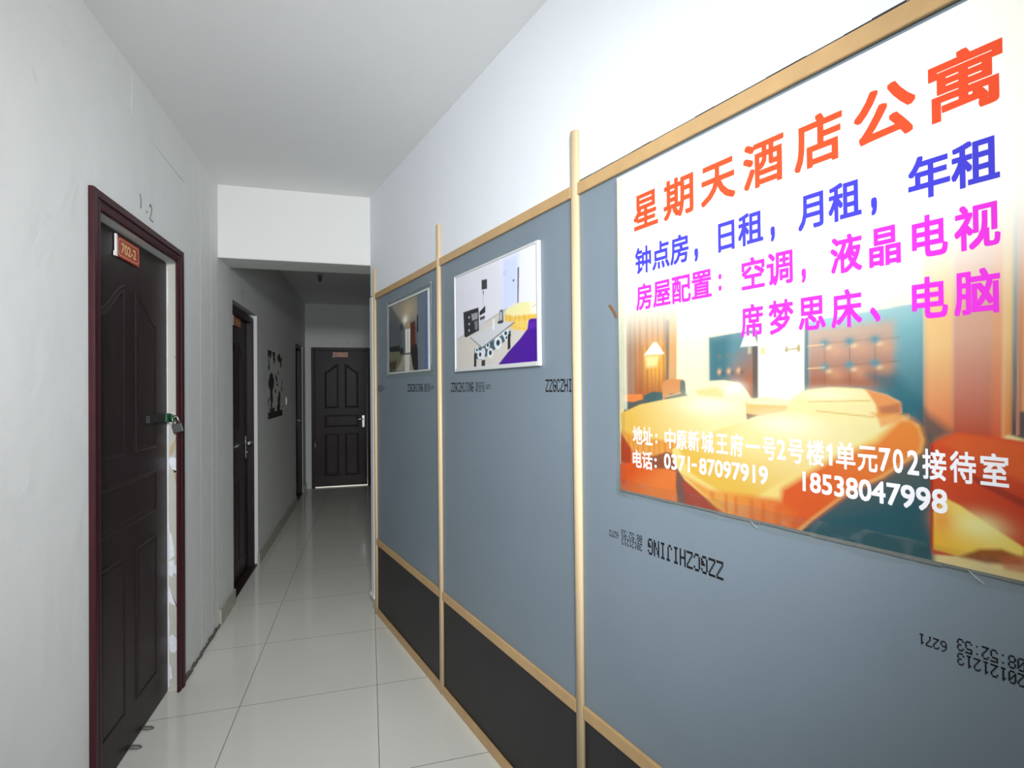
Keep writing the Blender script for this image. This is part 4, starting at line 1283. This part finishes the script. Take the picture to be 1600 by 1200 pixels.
words('address_wording', [[('地址', *(-0.9869, -0.9184)) + H5, (':', *(-0.9089, -0.9026), 1.283, 1.305, 'fit')],
    [(c, a, b_) + H5 for c, a, b_ in (('中', *(-0.8786, -0.8455)), ('原', *(-0.8435, -0.8125)), ('新', *(-0.8088, -0.7766)), ('城', *(-0.7713, -0.7391)), ('王', *(-0.7325, -0.7029)), ('府', *(-0.6974, -0.667)), ('一', *(-0.6611, -0.6289)), ('号', *(-0.6227, -0.5957)), ('号', *(-0.5711, -0.5408)), ('楼', *(-0.5355, -0.5036)), ('单', *(-0.4832, -0.4511)), ('元', *(-0.4475, -0.417)), ('接', *(-0.3542, -0.3235)), ('待', *(-0.3194, -0.2884)), ('室', *(-0.2837, -0.2524)))] +
    [(c, a, b_) + HN for c, a, b_ in (('2', *(-0.593, -0.5755)), ('1', *(-0.4997, -0.4892)), ('7', *(-0.4146, -0.3978)), ('0', *(-0.3946, -0.3797)), ('2', *(-0.3744, -0.3585)))]], M_TW, 0.020, 'white address line')
words('telephone_wording', [
    [('电话', *(-0.9879, -0.9194)) + H6, (':', *(-0.913, -0.9056), 1.222, 1.244, 'fit')],
    [('0371', *(-0.882, -0.8042)) + HD, ('-', *(-0.7988, -0.7845), 1.240, 1.2445, 'fit'), ('87097919', *(-0.7783, -0.6126)) + HD],
    [('18538047998', *(-0.5435, -0.3229)) + HD]], M_TW, 0.022, 'white telephone line')

def tape(pts, y, bulge=0.0012):
    """a wrinkled strip of clear tape, outline as (x, z) pairs upper and lower edge"""
    mb = MB()
    rows = [[mb.bm.verts.new((x, y - bulge * ((i * 7 % 5) / 5.0), z)) for x, z in pair] for i, pair in enumerate(pts)]
    for i in range(len(rows) - 1):
        f = mb.bm.faces.new((rows[i][0], rows[i + 1][0], rows[i + 1][1], rows[i][1]))
        f.smooth = True
    return mb.link('clear_tape', M_TAPE, post)
rng = random.Random(8)
tape([((-1.050 + 0.006 * rng.random(), z), (-1.016 + 0.004 * rng.random(), z)) for z in [1.13 + 0.045 * i for i in range(20)]], -0.0042)
tape([((x, 1.172 + 0.006 * rng.random()), (x, 1.126 + 0.008 * rng.random())) for x in [-1.05 + 0.04 * i for i in range(22)]], -0.0044)
for x in (-0.655, -0.30):
    MB().tube([(x, -0.0035, 1.146), (x + 0.010, -0.005, 1.138), (x + 0.019, -0.004, 1.131)], 0.0005, 5).link('tape_thread', M_GREYPL, post)
mb = MB()
x = PX0
while x < PX1 - 0.01:
    w_ = 0.03 + 0.04 * rng.random()
    mb.box(x, min(PX1, x + w_), -0.0034, -0.0004, 1.1405 + 0.003 * rng.random(), 1.1485, 0.0006, 1)
    x += w_
mb.link('backing_edge', M_EDGE, post)


# ------------------------------------------------------------------ the two hung photos
M_FRAME = plain('pale_frame', (0.62, 0.63, 0.63, 1), 0.35)
t = thing('white_framed_photo', PART, (-1.72, 0, 1.498), 'white-framed photo of a room with purple sofa and glass table', 'framed photo', 'photos hung on the partition')
fx0, fx1, fz0, fz1 = -2.052, -1.403, 1.498, 1.917
mb = MB()
mb.box(fx0, fx1, -0.010, -0.0004, fz0, fz1, 0.002)
mb.link('backing_board', M_WHITEPL, t)
for q in ((fx0, fx0 + 0.008, fz0, fz1), (fx1 - 0.011, fx1, fz0, fz1)):
    MB().box(q[0], q[1], -0.015, -0.009, q[2], q[3], 0.003).link('frame_side', M_FRAME, t)
for q in ((fx0 + 0.008, fx1 - 0.011, fz0, fz0 + 0.016), (fx0 + 0.008, fx1 - 0.011, fz1 - 0.010, fz1)):
    MB().box(q[0], q[1], -0.0145, -0.009, q[2], q[3], 0.003).link('frame_rail', M_FRAME, t)
cv = Canvas(fx0 + 0.006, fx1 - 0.010, fz0 + 0.013, fz1 - 0.008, 260, 170)
cv.fill((226, 226, 236))
cv.poly([(-1.6597, 1.9302), (-1.3911, 1.9108), (-1.3958, 1.6489), (-1.6272, 1.667)], (236, 236, 242), 0.01)
cv.poly([(-1.6366, 1.9058), (-1.5256, 1.9039), (-1.5307, 1.7193), (-1.6404, 1.7066)], (205, 216, 246), 0.02, 0.9)
cv.poly([(-2.0313, 1.6409), (-1.9561, 1.6451), (-1.6125, 1.717), (-1.4574, 1.6213), (-1.6678, 1.5033), (-2.0343, 1.4958)], (212, 206, 198), 0.003)
cv.poly([(-1.6871, 1.506), (-1.4573, 1.63), (-1.3963, 1.6235), (-1.3985, 1.4966)], (216, 208, 198), 0.003)
cv.line((-2.0185, 1.6397), (-1.6079, 1.7155), 0.008, (196, 190, 184))
cv.poly([(-1.5325, 1.851), (-1.5224, 1.8507), (-1.5289, 1.7245), (-1.5366, 1.7238)], (92, 92, 108), 0.002)
cv.disc((-1.5599, 1.8107), 0.006, 0.004, (80, 80, 90), 0.4)
cv.poly([(-1.631, 1.8562), (-1.6199, 1.8558), (-1.62, 1.8502), (-1.6311, 1.8505)], (180, 195, 220), 0.002, 0.8)
cv.poly([(-1.6163, 1.8556), (-1.6071, 1.8556), (-1.6072, 1.8495), (-1.6164, 1.8495)], (180, 195, 220), 0.002, 0.8)
cv.poly([(-1.6312, 1.8453), (-1.6201, 1.845), (-1.6202, 1.8394), (-1.6313, 1.8396)], (180, 195, 220), 0.002, 0.8)
cv.poly([(-1.6165, 1.8448), (-1.6073, 1.8449), (-1.6074, 1.8388), (-1.6166, 1.8387)], (180, 195, 220), 0.002, 0.8)
cv.poly([(-1.801, 1.8564), (-1.7557, 1.852), (-1.7564, 1.814), (-1.8017, 1.8177)], (52, 54, 62), 0.001)
cv.line((-1.789, 1.8125), (-1.7861, 1.7968), 0.007, (70, 70, 78))
cv.line((-1.7872, 1.797), (-1.7901, 1.7568), 0.0025, (160, 160, 168))
# desk
cv.poly([(-1.9662, 1.7496), (-1.8291, 1.7511), (-1.8229, 1.7307), (-1.7732, 1.7514), (-1.7717, 1.7239), (-1.821, 1.716), (-1.82, 1.6594), (-1.9441, 1.6397), (-1.9586, 1.6454)], (44, 44, 50), 0.0015)
cv.poly([(-1.8927, 1.7319), (-1.8361, 1.7324), (-1.8366, 1.7066), (-1.8863, 1.7047)], (150, 152, 158), 0.0015)
cv.poly([(-1.867, 1.6988), (-1.8367, 1.7004), (-1.8352, 1.6651), (-1.8598, 1.6624)], (120, 120, 126), 0.0015)
cv.poly([(-1.8291, 1.7511), (-1.8215, 1.7511), (-1.8178, 1.6581), (-1.8254, 1.6589)], (215, 215, 220), 0.001)
cv.poly([(-1.819, 1.7096), (-1.774, 1.7121), (-1.7785, 1.6996), (-1.8171, 1.6971)], (70, 70, 76), 0.002)
cv.poly([(-1.8171, 1.6971), (-1.7743, 1.6991), (-1.7748, 1.6739), (-1.8177, 1.6663)], (206, 206, 214), 0.002)
cv.disc((-1.9127, 1.7212), 0.006, 0.005, (190, 190, 195), 0.4)
cv.disc((-1.9133, 1.6935), 0.006, 0.005, (190, 190, 195), 0.4)
cv.disc((-1.9138, 1.6669), 0.006, 0.005, (190, 190, 195), 0.4)
# bed
cv.poly([(-1.627, 1.6765), (-1.6153, 1.7118), (-1.5374, 1.7257), (-1.4557, 1.7189), (-1.3976, 1.7149), (-1.3987, 1.6535), (-1.4711, 1.6561), (-1.4781, 1.6208), (-1.5772, 1.6382), (-1.5821, 1.6572), (-1.6225, 1.6693)], (240, 232, 172), 0.002)
cv.poly([(-1.4557, 1.7172), (-1.3976, 1.7149), (-1.3984, 1.6704), (-1.4486, 1.677)], (244, 240, 222), 0.003)
cv.poly([(-1.6261, 1.6764), (-1.6202, 1.6969), (-1.5554, 1.6807), (-1.4564, 1.6758), (-1.3984, 1.6704), (-1.3987, 1.6535), (-1.4711, 1.6561), (-1.4781, 1.6208), (-1.5772, 1.6382), (-1.5821, 1.6572)], (238, 196, 92), 0.004)
cv.stripes([(-1.6261, 1.6764), (-1.6202, 1.6945), (-1.4565, 1.6736), (-1.4733, 1.6229), (-1.5772, 1.6382)], (216, 150, 40), 0.03, 0.5, 0.5)
cv.poly([(-1.5556, 1.668), (-1.4767, 1.6568), (-1.4796, 1.628), (-1.5561, 1.6428)], (243, 210, 110), 0.006, 0.8)
cv.line((-1.4443, 1.6981), (-1.3977, 1.7085), 0.003, (190, 180, 150), 0.7)
# sofa
cv.poly([(-1.687, 1.507), (-1.6019, 1.5567), (-1.5229, 1.5965), (-1.4732, 1.6273), (-1.4647, 1.6571), (-1.4489, 1.6605), (-1.3987, 1.6552), (-1.4029, 1.5011)], (74, 22, 148), 0.002)
cv.poly([(-1.4664, 1.6486), (-1.4002, 1.6494), (-1.4007, 1.624), (-1.4684, 1.6268)], (98, 40, 172), 0.006, 0.8)
# glass table with patterned shelf
cv.poly([(-1.8681, 1.5873), (-1.7975, 1.5925), (-1.5825, 1.6341), (-1.5812, 1.6127), (-1.7667, 1.55), (-1.8071, 1.5396), (-1.8666, 1.548)], (70, 92, 104), 0.002)
cv.disc((-1.8197, 1.5598), 0.00085 * 26, 0.00068 * 26, (226, 236, 240), 0.25)
cv.disc((-1.8186, 1.5607), 0.00042 * 26, 0.00034 * 26, (46, 62, 76), 0.3)
cv.disc((-1.7356, 1.5615), 0.00085 * 28, 0.00068 * 28, (226, 236, 240), 0.25)
cv.disc((-1.7346, 1.5625), 0.00042 * 28, 0.00034 * 28, (46, 62, 76), 0.3)
cv.disc((-1.6757, 1.5953), 0.00085 * 34, 0.00068 * 34, (226, 236, 240), 0.25)
cv.disc((-1.6747, 1.5962), 0.00042 * 34, 0.00034 * 34, (46, 62, 76), 0.3)
cv.disc((-1.7555, 1.5918), 0.00085 * 20, 0.00068 * 20, (226, 236, 240), 0.25)
cv.disc((-1.7545, 1.5927), 0.00042 * 20, 0.00034 * 20, (46, 62, 76), 0.3)
cv.disc((-1.6187, 1.6256), 0.00085 * 24, 0.00068 * 24, (226, 236, 240), 0.25)
cv.disc((-1.6178, 1.6264), 0.00042 * 24, 0.00034 * 24, (46, 62, 76), 0.3)
cv.disc((-1.8469, 1.5801), 0.00085 * 18, 0.00068 * 18, (226, 236, 240), 0.25)
cv.disc((-1.8457, 1.5811), 0.00042 * 18, 0.00034 * 18, (46, 62, 76), 0.3)
cv.disc((-1.6145, 1.6092), 0.00085 * 16, 0.00068 * 16, (226, 236, 240), 0.25)
cv.disc((-1.6136, 1.61), 0.00042 * 16, 0.00034 * 16, (46, 62, 76), 0.3)
cv.disc((-1.7873, 1.5689), 0.00085 * 14, 0.00068 * 14, (226, 236, 240), 0.25)
cv.disc((-1.7863, 1.5699), 0.00042 * 14, 0.00034 * 14, (46, 62, 76), 0.3)
cv.poly([(-1.9027, 1.636), (-1.6645, 1.6785), (-1.5558, 1.6607), (-1.8019, 1.5862)], (208, 213, 217), 0.002, 0.82)
cv.line((-1.9027, 1.636), (-1.8019, 1.5862), 0.005, (120, 135, 140))
cv.line((-1.8019, 1.5862), (-1.5558, 1.6607), 0.005, (110, 125, 132))
cv.poly([(-1.8719, 1.5666), (-1.8505, 1.5679), (-1.8516, 1.5118), (-1.8729, 1.5127)], (46, 48, 52), 0.001)
cv.poly([(-1.8072, 1.537), (-1.7774, 1.538), (-1.778, 1.5058), (-1.8078, 1.5059)], (52, 54, 58), 0.001)
cv.poly([(-1.6043, 1.62), (-1.5845, 1.6227), (-1.5855, 1.5695), (-1.6054, 1.5634)], (46, 48, 52), 0.001)
cv.poly([(-1.8063, 1.5829), (-1.7786, 1.5835), (-1.7795, 1.5391), (-1.8071, 1.5396)], (228, 232, 236), 0.0015, 0.9)
# vase and bottle
cv.poly([(-1.66, 1.7178), (-1.6355, 1.7164), (-1.6336, 1.6697), (-1.6666, 1.6706)], (96, 98, 104), 0.002)
cv.poly([(-1.6799, 1.677), (-1.6363, 1.6757), (-1.6383, 1.6664), (-1.6743, 1.6676)], (50, 52, 58), 0.002)
cv.poly([(-1.6563, 1.7087), (-1.645, 1.7072), (-1.6456, 1.6787), (-1.6588, 1.6803)], (206, 208, 212), 0.003)
cv.poly([(-1.713, 1.6916), (-1.7012, 1.6902), (-1.702, 1.6483), (-1.7138, 1.6495)], (244, 244, 246), 0.003)
cv.link('photo', -0.0118, M_PRINT2, t, 0.002)

t = thing('taped_photo', PART, (-2.68, 0, 1.516), 'darker photo of a dim room, taped to the board by the corridor', 'taped photo', 'photos hung on the partition')
gx0, gx1, gz0, gz1 = -2.992, -2.362, 1.516, 1.926
MB().box(gx0, gx1, -0.004, -0.0004, gz0, gz1, 0.001, 1).link('mount', M_WHITEPL, t)
cv = Canvas(gx0 + 0.012, gx1 - 0.016, gz0 + 0.008, gz1 - 0.010, 220, 150)
cv.fill((104, 110, 112))
cv.poly([(-2.9637, 1.9309), (-2.5018, 1.9186), (-2.5049, 1.776), (-2.6778, 1.7905), (-2.7802, 1.8083), (-2.9659, 1.8364)], (150, 144, 132), 0.03, 1.0)
cv.poly([(-2.9637, 1.9309), (-2.7454, 1.7983), (-2.7488, 1.6504), (-2.9699, 1.6662)], (84, 90, 94), 0.015, 0.9)
cv.glow((-2.6517, 1.8509), 0.12, 0.07, (196, 176, 140), 0.8)
cv.glow((-2.6975, 1.8044), 0.05, 0.03, (255, 250, 240), 1.0)
cv.poly([(-2.5168, 1.9156), (-2.3529, 1.9152), (-2.3684, 1.5077), (-2.5107, 1.5123)], (112, 122, 134), 0.008)
cv.poly([(-2.4079, 1.9193), (-2.3528, 1.9179), (-2.3684, 1.5077), (-2.4237, 1.5095)], (92, 112, 160), 0.012, 0.9)
cv.poly([(-2.6944, 1.7924), (-2.6208, 1.7839), (-2.6215, 1.7497), (-2.6952, 1.7575)], (180, 160, 130), 0.006, 0.9)
cv.poly([(-2.6192, 1.7809), (-2.5471, 1.7821), (-2.5439, 1.6525), (-2.601, 1.6002), (-2.6198, 1.6127)], (96, 56, 40), 0.004)
cv.poly([(-2.5222, 1.8085), (-2.5042, 1.8089), (-2.5061, 1.7211), (-2.5242, 1.7174)], (40, 42, 46), 0.003)
cv.poly([(-2.8588, 1.5297), (-2.7323, 1.6168), (-2.5928, 1.611), (-2.5032, 1.5148)], (158, 154, 140), 0.008)
cv.poly([(-2.6986, 1.7549), (-2.6199, 1.7496), (-2.6229, 1.6157), (-2.6951, 1.6145)], (236, 234, 226), 0.003)
cv.line((-2.6572, 1.7506), (-2.657, 1.615), 0.008, (150, 150, 146), 0.8)
cv.poly([(-2.7119, 1.6155), (-2.6294, 1.6133), (-2.638, 1.5153), (-2.704, 1.5174)], (224, 222, 212), 0.006, 0.9)
cv.line((-2.7322, 1.6197), (-2.5927, 1.6167), 0.008, (70, 68, 64), 0.9)
cv.poly([(-2.6131, 1.6237), (-2.5918, 1.6562), (-2.53, 1.6625), (-2.5142, 1.6281), (-2.5107, 1.515), (-2.5713, 1.5255), (-2.5941, 1.5546)], (48, 46, 46), 0.004)
cv.poly([(-2.9705, 1.6409), (-2.7982, 1.6389), (-2.7463, 1.6058), (-2.7821, 1.569), (-2.8551, 1.5326), (-2.9693, 1.5259)], (112, 112, 88), 0.006)
cv.poly([(-2.9678, 1.5902), (-2.8391, 1.5899), (-2.8679, 1.5362), (-2.9693, 1.5259)], (58, 52, 42), 0.012, 0.9)
cv.poly([(-2.9658, 1.6754), (-2.7922, 1.6715), (-2.7841, 1.6379), (-2.9606, 1.6453)], (34, 36, 40), 0.004)
cv.poly([(-2.7979, 1.6539), (-2.7314, 1.6551), (-2.7323, 1.6168), (-2.7809, 1.6228)], (40, 42, 46), 0.006)
cv.poly([(-2.7805, 1.7934), (-2.7284, 1.7904), (-2.7292, 1.7522), (-2.7814, 1.7545)], (58, 64, 72), 0.008, 0.8)
cv.link('photo', -0.0048, M_PRINT2, t, 0.0006)
def strip(x0, x1, z0, z1, seed):
    rg = random.Random(seed)
    mb = MB()
    n = 9
    up = [mb.bm.verts.new((x0 + (x1 - x0) * i / n, -0.0056 - 0.001 * rg.random(), z1 + 0.006 * (rg.random() - .5))) for i in range(n + 1)]
    dn = [mb.bm.verts.new((x0 + (x1 - x0) * i / n, -0.0056 - 0.001 * rg.random(), z0 + 0.006 * (rg.random() - .5))) for i in range(n + 1)]
    for i in range(n):
        mb.bm.faces.new((up[i], up[i + 1], dn[i + 1], dn[i])).smooth = True
    mb.link('clear_tape', M_TAPE, t)
strip(gx0 - 0.02, gx1 + 0.07, gz1 - 0.014, gz1 + 0.022, 1)
strip(gx0 - 0.03, gx1 + 0.06, gz0 - 0.026, gz0 + 0.010, 2)
strip(gx1 - 0.012, gx1 + 0.045, gz0 - 0.01, gz1 + 0.01, 3)
strip(gx0 - 0.03, gx0 + 0.012, gz0 - 0.02, gz1 + 0.01, 4)
rg = random.Random(9)
def crinkle(x0, z0, x1, z1, n):
    return [(x0 + (x1 - x0) * i / n + 0.004 * (rg.random() - .5), -0.0064, z0 + (z1 - z0) * i / n + 0.008 * (rg.random() - .5)) for i in range(n + 1)]
for q in ((gx0 - 0.02, gz1 + 0.014, gx1 + 0.05, gz1 + 0.02, 14), (gx0 - 0.012, gz0 - 0.01, gx0 - 0.008, gz1 + 0.01, 12), (gx1 + 0.030, gz0 + 0.03, gx1 + 0.034, gz1 + 0.02, 12), (gx1 - 0.002, gz0 - 0.016, gx1 + 0.07, gz0 - 0.012, 5)):
    MB().tube(crinkle(*q), [0.0004 + 0.0006 * rg.random() for _ in range(q[4] + 1)], 5).link('tape_edge', M_GREYPL, t)
